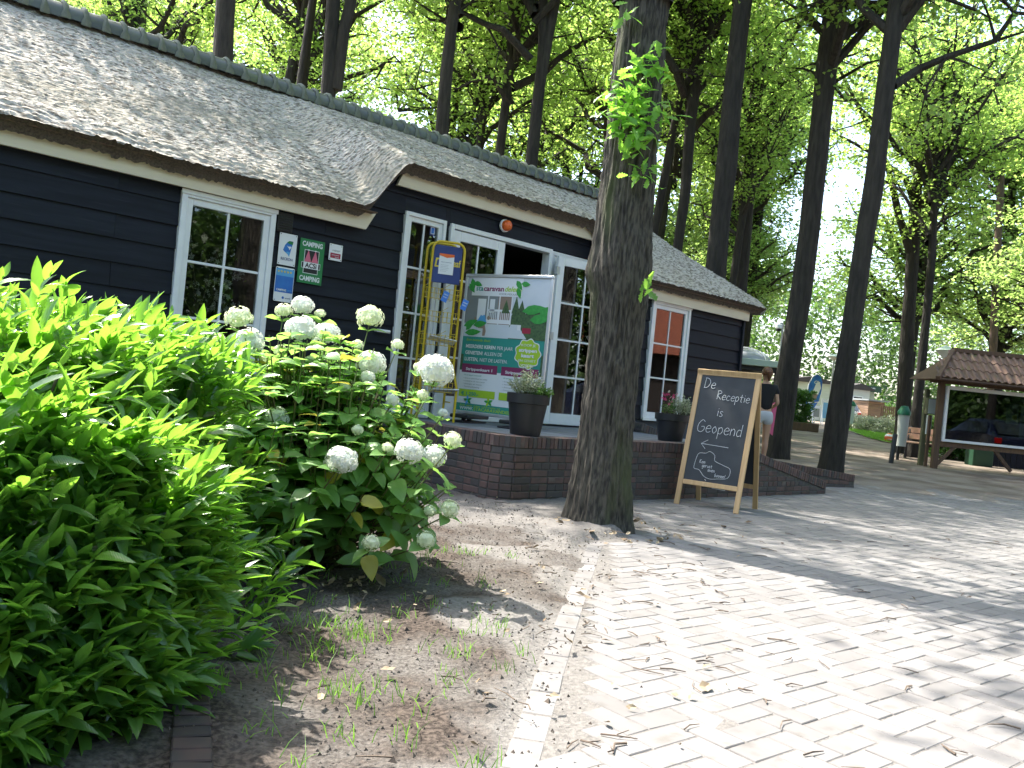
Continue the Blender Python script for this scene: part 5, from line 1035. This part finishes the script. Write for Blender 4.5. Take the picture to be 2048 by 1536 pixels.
for i, (x, z_, wq, hq) in enumerate(((1.48, 1.13, .27, .34), (1.46, 1.36, .26, .18), (1.80, 1.20, .30, .34), (1.80, .84, .30, .34), (2.2, .9, .3, .4))):
    q = thing('pinned_notice', ['white paper with a yellow spot pinned in the glass case', 'grey paper pinned at the top of the glass case', 'upper white sheet at the right side of the glass case', 'lower white sheet at the right side of the glass case', 'white sheet pinned beyond the edge of the picture'][i], 'notice', mtx=Matrix.Translation(kp) @ Matrix.Rotation(R_(2.5), 4, 'Z') @ Matrix.Translation((x, -.026, z_)))
    flat(rect(0, 0, wq, hq), M['pgrey'] if i == 1 else M['paper'], q, y=0, name='sheet')
    if i == 0: flat([(.19+.06*cos(a), .15+.06*sin(a)) for a in np.linspace(0, 2*pi, 16, endpoint=False)], M['gold'], q)
    for k in range(5): flat(rect(.04, .05+k*.04, .04+rnd.uniform(.08, .18), .056+k*.04), M['pgrey'], q, y=-.0012)
# roof of real tiles
rx0, rx1, ridz, eavz, ry = -.42, KW+.42, 2.58, 1.95, .62; rpit = atan2(ridz-eavz, ry)
mb = MB(); mb.add([(rx0, -ry, eavz-.03), (rx1, -ry, eavz-.03), (rx1-.6, 0, ridz-.03), (rx0+.6, 0, ridz-.03), (rx0, ry, eavz-.03), (rx1, ry, eavz-.03)], [(0, 1, 2, 3), (5, 4, 3, 2), (4, 0, 3), (1, 5, 2), (0, 4, 5, 1)]); rf = mb.build('roof', M['kwood'], kio)
def pantile(L, W_):
    mb = MB(); n = 8; vs = []
    for y in (0, L):
        for k in range(n+1): x = W_*k/n; vs.append((x, y, .022*sin(2*pi*(k/n)*.95+.4)))
    for k in range(n+1): vs.append((W_*k/n, 0, .022*sin(2*pi*(k/n)*.95+.4)-.014))
    mb.add(vs, [(k, k+1, n+2+k, n+1+k) for k in range(n)]+[(k+1, k, 2*(n+1)+k, 2*(n+1)+k+1) for k in range(n)]); me = mb.mesh('tile', True); me.materials.append(M['ktile']); return me
tw, tl = .158, .30; ptm = pantile(tl, tw*1.04)
sl_len = sqrt(ry**2+(ridz-eavz)**2)
for r in range(3):
    for i in range(26):
        x = rx0+.0+i*tw; t = (r*.285)/sl_len; xl, xr = rx0+.6*t+.0, rx1-.6*t
        if x+tw*.6 < xl+.05 or x+tw > xr+.02: continue
        link('tile', ptm, None, rf, Matrix.Translation((x, -ry*(1-t), eavz+(ridz-eavz)*t+.02+.010)) @ Matrix.Rotation(rpit-.05, 4, 'X'))
for (a, b) in (((rx0-.03, -ry-.03, eavz-.02), (rx0+.6, 0, ridz+.02)), ((rx0+.58, 0, ridz+.03), (rx1-.58, 0, ridz+.03)), ((rx1+.03, -ry-.03, eavz-.02), (rx1-.6, 0, ridz+.02))): MB().beam(a, b, .09, .09).build('ridge_board', M['kwood'], kio)
# neighbours of the notice board
o = thing('bollard', 'short dark leaning bollard at the edge of the sandy path', 'bollard', ground(1795, 19.3)); MB().tube([(-.01, 0, -.05), (.025, 0, .62), (.03, 0, .66)], [.052, .052, .045], 14).build('post', M['darkmetal'], o, True)
o = thing('wooden_post', 'pale green weathered post left of the notice board', 'post', ground(1853, 19.6)); MB().bbox(-.05, .05, -.05, .05, -.1, 1.72, .01).build('post', M['greenwood'], o)
o = thing('wooden_post', 'slimmer brown post right beside the notice board', 'post', ground(1863.5, 19.3)); MB().bbox(-.03, .03, -.03, .03, -.1, 1.15, .008).build('post', M['kwood'], o)
o = thing('meter_box', 'grey metal box mounted on the green post', 'meter box', ground(1863, 19.45)+Vector((0, 0, 1.16))); MB().bbox(-.10, .10, -.06, .06, 0, .36, .01).build('housing', M['greenwood'], o); MB().bbox(-.085, .085, -.066, -.06, .02, .34, .004).build('lid', M['bingrey'], o)
o = thing('map_holder', 'narrow white leaflet holder beneath the grey box', 'leaflet holder', ground(1861, 19.4)+Vector((0, 0, .72))); MB().bbox(-.05, .06, -.04, .0, 0, .42, .004).build('sleeve', M['pwhite'], o)
be = thing('bench', 'wooden slat bench with dark metal frame beside the notice board', 'bench', ground(1838, 21.3), R_(-76))
for i in range(3): MB().bbox(-.75, .75, -.22+i*.15, -.09+i*.15, .42, .455, .006).build('seat_slat', M['kwood'], be)
for i in range(2): MB().beam((-.75, .26+.03*i, .58+.15*i), (.75, .26+.03*i, .58+.15*i), .03, .13).build('back_slat', M['ktile'], be)
for x in (-.55, .55): mb = MB(); mb.beam((x, -.18, 0), (x, -.18, .42), .05, .05); mb.beam((x, .2, 0), (x, .2, .42), .05, .05); mb.beam((x, -.2, .395), (x, .24, .395), .05, .05); mb.beam((x, .22, .40), (x, .31, .82), .05, .04); mb.build('leg', M['darkmetal'], be)
def bin_(name, label, p, h=.75, w_=.26):
    o = thing(name, label, 'litter bin', p); MB().lathe([(0, 0), (w_*.40, 0), (w_*.5, h), (w_*.46, h)], 20, (0, 0, .35)).build('bucket', M['bingrey'], o, True); MB().lathe([(w_*.56, h-.02), (w_*.58, h+.05), (w_*.40, h+.13), (w_*.30, h+.19), (0, h+.20)], 20, (0, 0, .35)).build('lid', M['binlid'], o, True); MB().bbox(-.03, .03, .10, .15, -.05, .9, .005).build('post', M['darkmetal'], o)
bin_('litter_bin', 'pale litter bin with green lid in front of the thick trunk', ground(1811, 20.5)); bin_('litter_bin', 'far pale litter bin with green lid at the lawn edge', ground(1704, 38), .8, .34)
def lamp_post(label, p, h, s=1.):
    o = thing('street_lamp', label, 'street lamp', p); MB().tube([(0, 0, -.1), (0, 0, h)], [.05, .045], 12).build('pole', M['metal'], o, True); MB().lathe([(.05, 0), (.06, .05), (.22*s, .20), (.24*s, .22)], 24, (0, 0, h)).build('diffuser', M['lamp'], o, True); MB().lathe([(.24*s, .0), (.26*s, .02), (.14*s, .10), (.03, .15), (0, .16)], 24, (0, 0, h+.22)).build('cap', M['lgreen'], o, True)
lamp_post('street lamp with flat green cap rising behind the notice board roof', ground(1881, 23), 2.62, .95); lamp_post('far pale street lamp beside the blue flag', ground(1660, 44), 3.25, 1.25)
o = thing('utility_cabinet', 'dark green cabinet in the shade under the notice board', 'cabinet', ground(1972, 21.6)); MB().bbox(-.28, .22, -.2, .2, 0, .72, .015).build('housing', M['dgreen'], o); MB().bbox(-.25, .19, -.21, -.2, .04, .68, .005).build('door', M['dgreen'], o)
fe = thing('board_fence', 'dark low board fence at the right edge behind the notice board', 'fence', ground(1998, 21.8))
for i in range(12): MB().bbox(i*.145, i*.145+.135, -.012, .012, .02, .72, .004).build('board', M['dgreen'] if i % 4 == 9 else M['plank'], fe)
o = thing('play_ball', 'small orange and white ball on the lawn edge', 'ball', ground(1786, 30.5)+Vector((0, 0, .17))); MB().lathe([(.0, -.16)]+[(.16*cos(a), .16*sin(a)) for a in np.linspace(-1.3, 1.3, 9)]+[(0, .16)], 16).build('ball', M['orange'], o, True); MB().lathe([(.163*cos(a), .163*sin(a)) for a in np.linspace(.35, .9, 4)], 16).build('stripe', M['pwhite'], o, True)
# canopy with glass dome, camera pole
cp_ = ground(1492, 23.5); can = thing('canopy_pavilion', 'pale green flat canopy with a ribbed glass dome beyond the building end', 'pavilion', cp_)
zc_ = atd(1500, 733, 23.5).z-cp_.z
MB().bbox(-1.6, .82, -.8, 2.2, zc_, zc_+.17, .01).build('roof_slab', M['lgreen'], can); MB().bbox(-1.5, .70, -.6, 2.0, zc_-.12, zc_-.001, .01).build('soffit', M['darkmetal'], can)
dm = MB().lathe([(.80*cos(a), .34*sin(a)) for a in np.linspace(0, 1.52, 9)], 28, (-.18, .3, zc_+.172)).build('dome', M['water'], can, True)
for k in range(7): a = k*2*pi/7; MB().tube([(-.18+.81*cos(t)*cos(a), .3+.81*cos(t)*sin(a), zc_+.175+.345*sin(t)) for t in np.linspace(0, 1.5, 8)], .014, 5).build('rib', M['pwhite'], dm)
for x, y in ((-1.45, -.5), (.6, -.5), (.6, 1.9), (-1.45, 1.9)): MB().bbox(x-.05, x+.05, y-.05, y+.05, 0, zc_-.12, .006).build('post', M['darkmetal'], can)
MB().box(-1.4, .5, 1.2, 1.25, 0, zc_-.13).build('glass_wall', M['carglass'], can)
MB().tube([(.42, -.3, zc_-.13), (.62, -.3, .9)], .015, 6).build('rail', M['alu'], can); 
p_ = ground(1551, 24); o = thing('camera_pole', 'slim grey pole carrying a white dome camera behind the leaning trunk', 'camera pole', p_); zt = atd(1560, 648, 24).z-p_.z
MB().tube([(0, 0, 0), (0, 0, zt), (-.04, 0, zt+.03), (-.11, 0, zt)], .03, 8).build('pole', M['metal'], o, True); cmh = MB().lathe([(.03, .06), (.09, .03), (.10, -.06), (.08, -.08)], 16, (-.11, 0, zt-.05)).build('housing', M['pwhite'], o, True); MB().lathe([(.08, 0), (.06, -.07), (0, -.09)], 16, (-.11, 0, zt-.13)).build('lens_dome', M['carglass'], cmh, True)
p_ = ground(1547, 15.6)+Vector((0.02, 0, .62)); o = thing('pink_board', 'narrow bright pink board beside the woman', 'board', p_, .2); MB().poly([(-.05, -.05), (.03, -.10), (.06, .52), (-.02, .47)], 0, .02).build('panel', M['pinkcl'], o)

# ---- far things by the path
# feather flag
p_ = ground(1598, 46); fz = lambda y_: atd(1620, y_, 46).z-p_.z; fx = lambda px, y_: atd(px, y_, 46).x-p_.x
fg = thing('feather_flag', 'blue feather flag printed with an ice cream cone', 'flag', p_)
outl = [(1606, 845), (1608, 820), (1614, 795), (1618, 770), (1624, 755), (1634, 747), (1642, 751), (1645, 762), (1643, 780), (1638, 800), (1628, 815), (1618, 830)]
outl = [(fx(x, y), fz(y)) for x, y in outl]; MB().poly(outl, -.01, .01).build('banner', M['blue'], fg)
flat([(fx(x, y), fz(y)) for x, y in ((1619, 801), (1626, 778), (1635, 772), (1640, 780), (1632, 796), (1622, 808))], M['pbrown'], fg, y=-.014); flat([(fx(x, y), fz(y)) for x, y in ((1626, 782), (1632, 766), (1640, 762), (1642, 774), (1636, 788))], M['pwhite'], fg, y=-.018)
text('Ola', .22, fx(1628, 760), fz(766), M['pwhite'], fg, y=-.02, bold=.006, shear=.3)
for a, b in (((1614, 806), (1640, 802)), ((1616, 806), (1624, 798)), ((1610, 818), (1622, 812))): MB().tube([(fx(*a), -.02, fz(a[1])), (fx(*b), -.02, fz(b[1]))], .018, 5).build('print', M['pwhite'], fg)
MB().tube([(fx(1605, 850), 0, 0), (fx(1608, 820), 0, fz(820)), (fx(1617, 770), 0, fz(770)), (fx(1626, 752), 0, fz(752)), (fx(1636, 746), 0, fz(746))], .02, 6).build('pole', M['pwhite'], fg)
for i, (px, D, hh) in enumerate(((1622, 47, 1.3), (1634, 46.5, 1.0), (1650, 45, 1.35))):
    o = thing('folding_sign', ['white folding sign under the blue flag', 'short white folding sign between flag and child', 'white folding sign right of the child'][i], 'sign', ground(px, D), .3*i); mb = MB(); mb.beam((-.25, -.15, 0), (-.25, 0, hh), .03, .03); mb.beam((.25, -.15, 0), (.25, 0, hh), .03, .03); mb.build('leg', M['alu'], o); MB().poly(rect(-.24, .2, .24, hh-.05), -.06, -.03).build('panel', M['pwhite'], o)
    flat(rect(-.18, .35, .18, hh-.2), [M['psky'], M['pgrey'], M['blue2']][i], o, y=-.064)
def cabin(label, px, D, W_, H_, rz, m, sign=None, wins=((.2, .45), (.6, .8)), roofm='dark'):
    o = thing('holiday_cabin', label, 'cabin', ground(px, D), rz); MB().box(0, W_, 0, 3, 0, H_).build('wall', M[m], o); MB().poly([(-.2, H_), (W_+.2, H_), (W_+.2, H_+.12), (W_*.5, H_+.45), (-.2, H_+.12)], -.25, 3.2).build('roof', M[roofm], o)
    for a, b in wins:
        f__ = MB(); frame_ring(f__, W_*a, W_*b, 1.0, 2.05, .07, -.05, .01); f__ = f__.build('window', M['pwhite'], o); MB().box(W_*a+.06, W_*b-.06, -.02, -.01, 1.06, 1.99).build('pane', M['carglass'], f__)
    if sign: q = MB().bbox(W_*.5, W_*.5+2.4, -.5, -.4, H_-.1, H_+.35).build('sign_board', M['dgreen'], o); text(sign, .30, W_*.5+.2, H_+.0, M['pwhite'], q, y=-.51, width=1.7, bold=.006)
    return o
cabin('pale green cabin with dark window left of the blue flag', 1575, 62, 3.3, 2.7, .05, 'cabin', wins=((.25, .55),)); cabin('pale cabin with green sign board behind the blue flag', 1632, 64, 4.2, 2.6, 0, 'cabin', sign='KANTINE', wins=((.1, .3),)); cabin('white end cabin with a curtained window behind the parked car', 1693, 61, 1.9, 2.5, .3, 'bingrey', wins=((.25, .7),))
o = thing('garden_shed', 'small brown plank shed behind the lawn border', 'shed', ground(1738, 58), .15); 
for i in range(10): MB().bbox(0, 1.15, 0, 2, .02+i*.17, .02+i*.17+.16, .008).build('plank', M['shed'], o)
MB().box(-.15, 1.35, -.2, 2.2, 1.74, 1.84).build('roof', M['pgrey'], o)
o = thing('board_fence', 'dark upright board fence right of the brown shed', 'fence', ground(1763, 56), -.25)
for i in range(12): MB().bbox(i*.12, i*.12+.10, -.012, .012, .0, 1.45, .005).build('board', M['kwood'], o)

def car(label, p, rz, paint, plate_text=None, name='parked_car'):
    o = thing(name, label, 'car', p, rz)                   # nose towards +Y, tail at y = 0
    prof = [(-.0, .45), (.02, .75), (.08, .92), (.45, 1.0), (.75, 1.36), (1.3, 1.46), (2.2, 1.44), (2.9, 1.02), (3.8, .88), (4.15, .70), (4.2, .40), (4.1, .25), (.1, .25)]
    mb = MB(); rows = []
    for y, z_ in prof[:12]:
        hw = .85 if z_ < 1.0 else .85-(z_-1.0)*.55; rows.append([(-hw*.98, y, .22), (-hw if z_ < 1.0 else -.85, y, min(z_, .95)), (-hw+.04 if z_ > 1 else -hw*.94, y, z_), (0, y, z_+.03), (hw-.04 if z_ > 1 else hw*.94, y, z_), (hw if z_ < 1.0 else .85, y, min(z_, .95)), (hw*.98, y, .22)])
    mb.add([v for r_ in rows for v in r_], [(i*7+j, i*7+j+1, i*7+8+j, i*7+7+j) for i in range(len(rows)-1) for j in range(6)]+[tuple(range(7))[::-1], tuple(range(77, 84))])
    bd = mb.build('body', paint, o, True)
    for (a, b) in (((.12, .945), (.72, 1.33)), ((2.86, 1.07), (2.25, 1.41))):
        MB().add([(-.68, a[0], a[1]+.04), (.68, a[0], a[1]+.04), (.60, b[0], b[1]+.03), (-.60, b[0], b[1]+.03), (-.68, a[0]-.012 if a[0] < 1 else a[0]+.012, a[1]+.06), (.68, a[0]-.012 if a[0] < 1 else a[0]+.012, a[1]+.06), (.60, b[0], b[1]+.06), (-.60, b[0], b[1]+.06)], [(4, 5, 6, 7), (0, 1, 5, 4), (2, 3, 7, 6)]).build('windscreen', M['carglass'], o)
    for sg in (-1, 1):
        MB().add([(sg*.862, .55, .98), (sg*.862, 2.75, .98), (sg*.66, 2.2, 1.37), (sg*.66, .85, 1.34)], [(0, 1, 2, 3)]).build('side_window', M['carglass'], o)
        MB().bbox(min(sg*.62, sg*.84), max(sg*.62, sg*.84), -.012, .05, .68, .86, .01).build('tail_light', M['red'], o); MB().bbox(min(sg*.5, sg*.8), max(sg*.5, sg*.8), 4.12, 4.2, .55, .68, .01).build('headlight', M['lamp'], o)
        for y in (.75, 3.35):
            wh = MB().lathe([(.19, -.09), (.30, -.09), (.32, -.05), (.32, .05), (.30, .09), (.19, .09)], 24).build('wheel', M['rubber'], o, True); wh.matrix_local = Matrix.Translation((sg*.78, y, .32)) @ Matrix.Rotation(pi/2, 4, 'Y'); MB().lathe([(0, .07), (.10, .075), (.19, .085), (.2, .05), (.2, -.05), (0, -.05)], 16).build('rim', M['alu'], wh, True)
    MB().bbox(-.26, .26, -.022, -.004, .50, .61, .003).build('number_plate', M['plate'], o); MB().bbox(-.84, .84, -.05, .06, .34, .48, .02).build('bumper', paint if paint != M['carwhite'] else M['bingrey'], o); return o
car('white car parked tail first beyond the lawn', ground(1698, 58), -.25, M['carwhite']); 
car('dark blue car seen only mirrored in the notice board glass', (17.5, 10.0, 0), pi+.1, M['carblue'])
# house outside the picture, mirrored in the right window
ho = thing('brick_house', 'house with a red tiled roof, seen only mirrored in the right window', 'house', (20, 9.5, 0), .2); MB().box(0, 7, 0, 7, 0, 2.6).build('wall', M['brick'], ho); MB().poly([(-.4, 2.5), (7.4, 2.5), (3.5, 5.8)], -.4, 7.4).build('roof', M['redtile'], ho)

# ================================================================ PEOPLE
def skinned(name, V, E, Rr, m, parent, sub=2):
    me = bpy.data.meshes.new(name); me.from_pydata(V, E, []); o = link(name, me, m, parent); md = o.modifiers.new('s', 'SKIN'); md.use_smooth_shade = True
    for i, r in enumerate(Rr): me.skin_vertices[0].data[i].radius = (r, r) if not hasattr(r, '__len__') else r
    me.skin_vertices[0].data[0].use_root = True; sb = o.modifiers.new('u', 'SUBSURF'); sb.levels = sub; sb.render_levels = sub; return o
def person(label, p, rz, H, shirt, shorts, hair, sub=2, name='person'):
    o = thing(name, label, 'person', p, rz); k = H/1.70
    J = {'pel': (0, 0, .93), 'wst': (0, .0, 1.07), 'chs': (0, -.01, 1.28), 'nek': (0, 0, 1.42), 'nk2': (0, .01, 1.49), 'hd1': (0, .02, 1.56), 'hd2': (0, .015, 1.63)}
    V = []; E_ = []; Rr = []; idx = {}
    def a(n, co, r, par=None):
        idx[n] = len(V); V.append(tuple(c*k for c in co)); Rr.append(tuple(q*k for q in r) if hasattr(r, '__len__') else r*k)
        if par: E_.append((idx[par], idx[n]))
    a('pel', J['pel'], (.145, .105)); a('wst', J['wst'], (.115, .085), 'pel'); a('chs', J['chs'], (.135, .095), 'wst'); a('nek', J['nek'], (.075, .06), 'chs'); a('nk2', J['nk2'], .05, 'nek'); a('hd1', J['hd1'], (.070, .085), 'nk2'); a('hd2', J['hd2'], (.072, .085), 'hd1')
    for s_, n_ in ((-1, 'l'), (1, 'r')):
        st = .10*s_; a('hip'+n_, (s_*.09, 0, .86), .092, 'pel'); a('kne'+n_, (s_*.10, st*.3+.01, .49), .056, 'hip'+n_); a('clf'+n_, (s_*.10, st*.5-.02, .36), .054, 'kne'+n_); a('ank'+n_, (s_*.105, st-.02, .09), .034, 'clf'+n_); a('foo'+n_, (s_*.11, st+.06, .035), .034, 'ank'+n_); a('toe'+n_, (s_*.115, st+.14, .022), .024, 'foo'+n_)
        a('sho'+n_, (s_*.165, 0, 1.37), .052, 'chs'); a('elb'+n_, (s_*.225, -.03, 1.10), .036, 'sho'+n_); a('wri'+n_, (s_*.18, .17, 1.00), .025, 'elb'+n_); a('plm'+n_, (s_*.165, .235, .99), (.034, .018), 'wri'+n_)
        for f_i in range(5):
            dx = (-.028+.016*f_i)*s_; ln = (.045, .065, .072, .066, .052)[f_i]; a('f%d%s' % (f_i, n_), (s_*.165+dx, .262, .985), .0095, 'plm'+n_); a('g%d%s' % (f_i, n_), (s_*.165+dx*1.1, .262+ln*.6, .970), .0085, 'f%d%s' % (f_i, n_)); a('h%d%s' % (f_i, n_), (s_*.165+dx, .262+ln*.85, .945), .007, 'g%d%s' % (f_i, n_))
    skinned('body', V, E_, Rr, M['skin'], o, sub)
    V = [(0, 0, .93), (0, 0, 1.08), (0, -.01, 1.28), (0, 0, 1.40), (-.17, 0, 1.37), (-.205, -.015, 1.24), (.17, 0, 1.37), (.205, -.015, 1.24)]; V = [tuple(c*k for c in v) for v in V]
    skinned('shirt', V, [(0, 1), (1, 2), (2, 3), (2, 4), (4, 5), (2, 6), (6, 7)], [(.155*k, .118*k), (.13*k, .10*k), (.15*k, .110*k), (.10*k, .08*k), .065*k, .058*k, .065*k, .058*k], shirt, o, sub)
    V = [(0, 0, 1.0), (0, 0, .93), (-.09, 0, .84), (-.098, .0, .70), (.09, 0, .84), (.098, .0, .70)]; V = [tuple(c*k for c in v) for v in V]
    skinned('shorts', V, [(0, 1), (1, 2), (2, 3), (1, 4), (4, 5)], [(.14*k, .11*k), (.165*k, .125*k), .105*k, .092*k, .105*k, .092*k], shorts, o, sub)
    hb_ = MB(); hb_.lathe([(.0, .115)]+[(.092*sin(a_), .115*cos(a_)) for a_ in np.linspace(.2, 1.9, 9)], 18, (0, -.012, 1.60)); hb_.v = [(v[0]*k, v[1]*k*1.08, v[2]*k) for v in hb_.v]; h_ = hb_.build('hair', hair, o, True)
    hb_ = MB(); hb_.lathe([(0, .05), (.045, .025), (.05, 0), (.04, -.04), (.02, -.12), (0, -.15)], 14, (0, -.115, 1.60)); hb_.v = [tuple(c*k for c in v) for v in hb_.v]; hb_.build('ponytail', hair, h_, True)
    fc = MB()
    for s_ in (-1, 1): fc.lathe([(0, -.010), (.010, 0), (0, .010)], 8, (s_*.032, .098, 1.60)); fc.lathe([(0, -.03), (.014, 0), (0, .03)], 8, (s_*.083, .005, 1.585))
    fc.lathe([(0, -.018), (.014, -.01), (.004, .03)], 8, (0, .108, 1.575)); fc.v = [tuple(c*k for c in v) for v in fc.v]; fc.build('face_features', M['skin'], o, True)
    for s_ in (-1, 1):
        sh = MB(); sh.bbox((s_*.113-.04)*k, (s_*.113+.04)*k, (s_*.10-.07)*k, (s_*.10+.17)*k, 0, .022*k, .008*k); sh.build('shoe', M['rubber'], o)
    return o
pw_ = ground(1529, 14.9); person('woman seen from behind in black top and pale shorts behind the chalkboard', pw_+Vector((.0, 0, .0)), .1, 1.70, M['blk'], M['shorts'], M['hair'])
person('child in blue shorts standing by the blue flag', ground(1661, 45.5), -1.2, 1.15, M['pinkcl'], M['bluecl'], M['hair'], 1)

# ================================================================ SMALL GROUND DETAIL
gs = np.random.default_rng(9)
def soil_h(x, y): return .035
tw_ = MB()
for i in range(230):
    y = gs.uniform(2.2, 9)**1.0; x = gs.uniform(-.25, .62)*y
    if gs.uniform() < .45: x = float(edge_x(y))+gs.normal(.35, .45)
    if x < -.15*y-.2: continue
    on = x > edge_x(y)+.12; z_ = .006 if on else .045; a = gs.uniform(0, 6.3); L_ = gs.uniform(.03, .13); p = Vector((x, y, z_)); d = Vector((cos(a), sin(a), 0)); s_ = Vector((-sin(a), cos(a), 0)); r = gs.uniform(.0018, .0042)
    tw_.tube([p, p+d*L_*.45+s_*gs.normal(0, .008)+Vector((0, 0, .004)), p+d*L_+s_*gs.normal(0, .015)], [r, r*.9, r*.5], 5)
    if gs.uniform() < .35: tw_.tube([p+d*L_*.45+Vector((0, 0, .004)), p+d*L_*.8+s_*L_*.3+Vector((0, 0, .008))], [r*.7, r*.4], 4)
tag(tw_.build('twig_litter', M['twig']), 'thin dry twigs scattered over paving and soil', kind='stuff')
dl_ = MB()
for i in range(330):
    y = gs.uniform(2.2, 9); x = gs.uniform(-.45, .3)*y
    if i > 250: q7 = gs.uniform(0, 6.3); x = .85+.42*cos(q7)*gs.uniform(.8, 1.3); y = 6.6+.42*sin(q7)*gs.uniform(.8, 1.3)
    if i < 110: x = HY.x+gs.normal(.1, .45); y = HY.y-.75+gs.normal(0, .3)
    if x > edge_x(y)+1.2: continue
    on = x > edge_x(y)+.12; L_ = gs.uniform(.018, .05) if gs.uniform() < .93 else .08; c = Vector((x, y, .012 if on else .05)); E_ = Euler((gs.normal(0, .4), gs.normal(0, .4), gs.uniform(0, 6))).to_matrix()
    dl_.add([c+E_ @ Vector(v)*L_ for v in ((0, -.5, 0), (.28, -.1, .10), (.2, .3, .02), (0, .55, .12), (-.24, .2, .03), (-.26, -.15, .12), (0, 0, 0))], [(0, 1, 6, 5), (1, 2, 6), (2, 3, 4, 6), (4, 5, 6)])
tag(dl_.build('leaf_litter', M['deadleaf']), 'dry fallen leaves on the soil and paving edge', kind='stuff')
cr__ = MB()                                                # crumbs of soil and gravel
n = 5200; xs_ = gs.uniform(-1.9, .9, n); ys_ = gs.uniform(2.2, 7.2, n)
tet = [(1, 0, -.4), (-.5, .87, -.3), (-.5, -.87, -.3), (0, 0, .8)]
for x, y in zip(xs_, ys_):
    if x > edge_x(y)+.12+gs.normal(0, .12): continue
    s_ = gs.uniform(.0025, .008)*(1.8 if gs.uniform() < .05 else 1); a = gs.uniform(0, 6); cr__.add([(x+s_*(v[0]*cos(a)-v[1]*sin(a)), y+s_*(v[0]*sin(a)+v[1]*cos(a)), .034+.02*float(n1.mean())+s_*v[2]) for v in tet], [(0, 1, 2), (0, 1, 3), (1, 2, 3), (2, 0, 3)])
tag(cr__.build('soil_crumbs', M['soilbit']), 'loose soil crumbs and bark chips on the bed', kind='stuff')
cl2 = []; nb = 0
for i in range(95):
    y = gs.uniform(2.25, 5.2); x = gs.uniform(-1.0, .25)
    if i < 60: y = gs.normal(3.1, .5); x = gs.normal(-.45, .28)
    if x > edge_x(y)-.05 or y < 2.1: continue
    for k in range(int(gs.uniform(4, 13))): cl2.append((x+gs.normal(0, .03), y+gs.normal(0, .03), .03, gs.uniform(.02, .065), gs.normal(0, .5), gs.normal(0, .5)))
V_ = []; F_ = []
for (x, y, z_, h, lx, ly) in cl2:
    b = len(V_); wq = .0016; V_ += [(x-wq, y, z_), (x+wq, y, z_), (x+wq*.8+lx*h*.4, y+ly*h*.4, z_+h*.6), (x-wq*.8+lx*h*.4, y+ly*h*.4, z_+h*.6), (x+lx*h, y+ly*h, z_+h), (x+lx*h+.0003, y+ly*h, z_+h)]; F_ += [(b, b+1, b+2, b+3), (b+3, b+2, b+5, b+4)]
tag(link('grass_tufts', nmesh('grass', V_, F_), M['grassb']), 'thin tufts of fresh grass coming up in the soil bed', kind='stuff')
o = thing('weed', 'small broad-leaved weed at the foot of the laurel', 'weed', (-.80, 3.02, .03))
for k in range(6): a = k*1.1; t = leaf_tpl(.09, .016, 4, .3, .3); q = Matrix.Rotation(a, 4, 'Z') @ Matrix.Rotation(.5, 4, 'X'); me_ = bpy.data.meshes.new('leaf'); me_.from_pydata(t[0], [], t[1]); link('leaf', me_, M['laurel'], o, q)
# dark brick edging running along under the laurel
bed = thing('brick_edging', 'short dark brick edging strip beside the laurel at the bottom left', 'edging', (-.62, 1.95, -.035), R_(110)); V, F = CB(.062, .098, .07, .004); q_ = MB().add(V, F).mesh('brick'); q_.materials.append(M['darkbrick']); V, F = CB(.06, .10, .07, .004)
for i in range(16):
    for j in range(1): link('brick', q_, None, bed, Matrix.Translation((i*.072, 0, .045)) @ Euler((rnd.gauss(0, .03), rnd.gauss(0, .03), rnd.gauss(0, .02))).to_matrix().to_4x4())
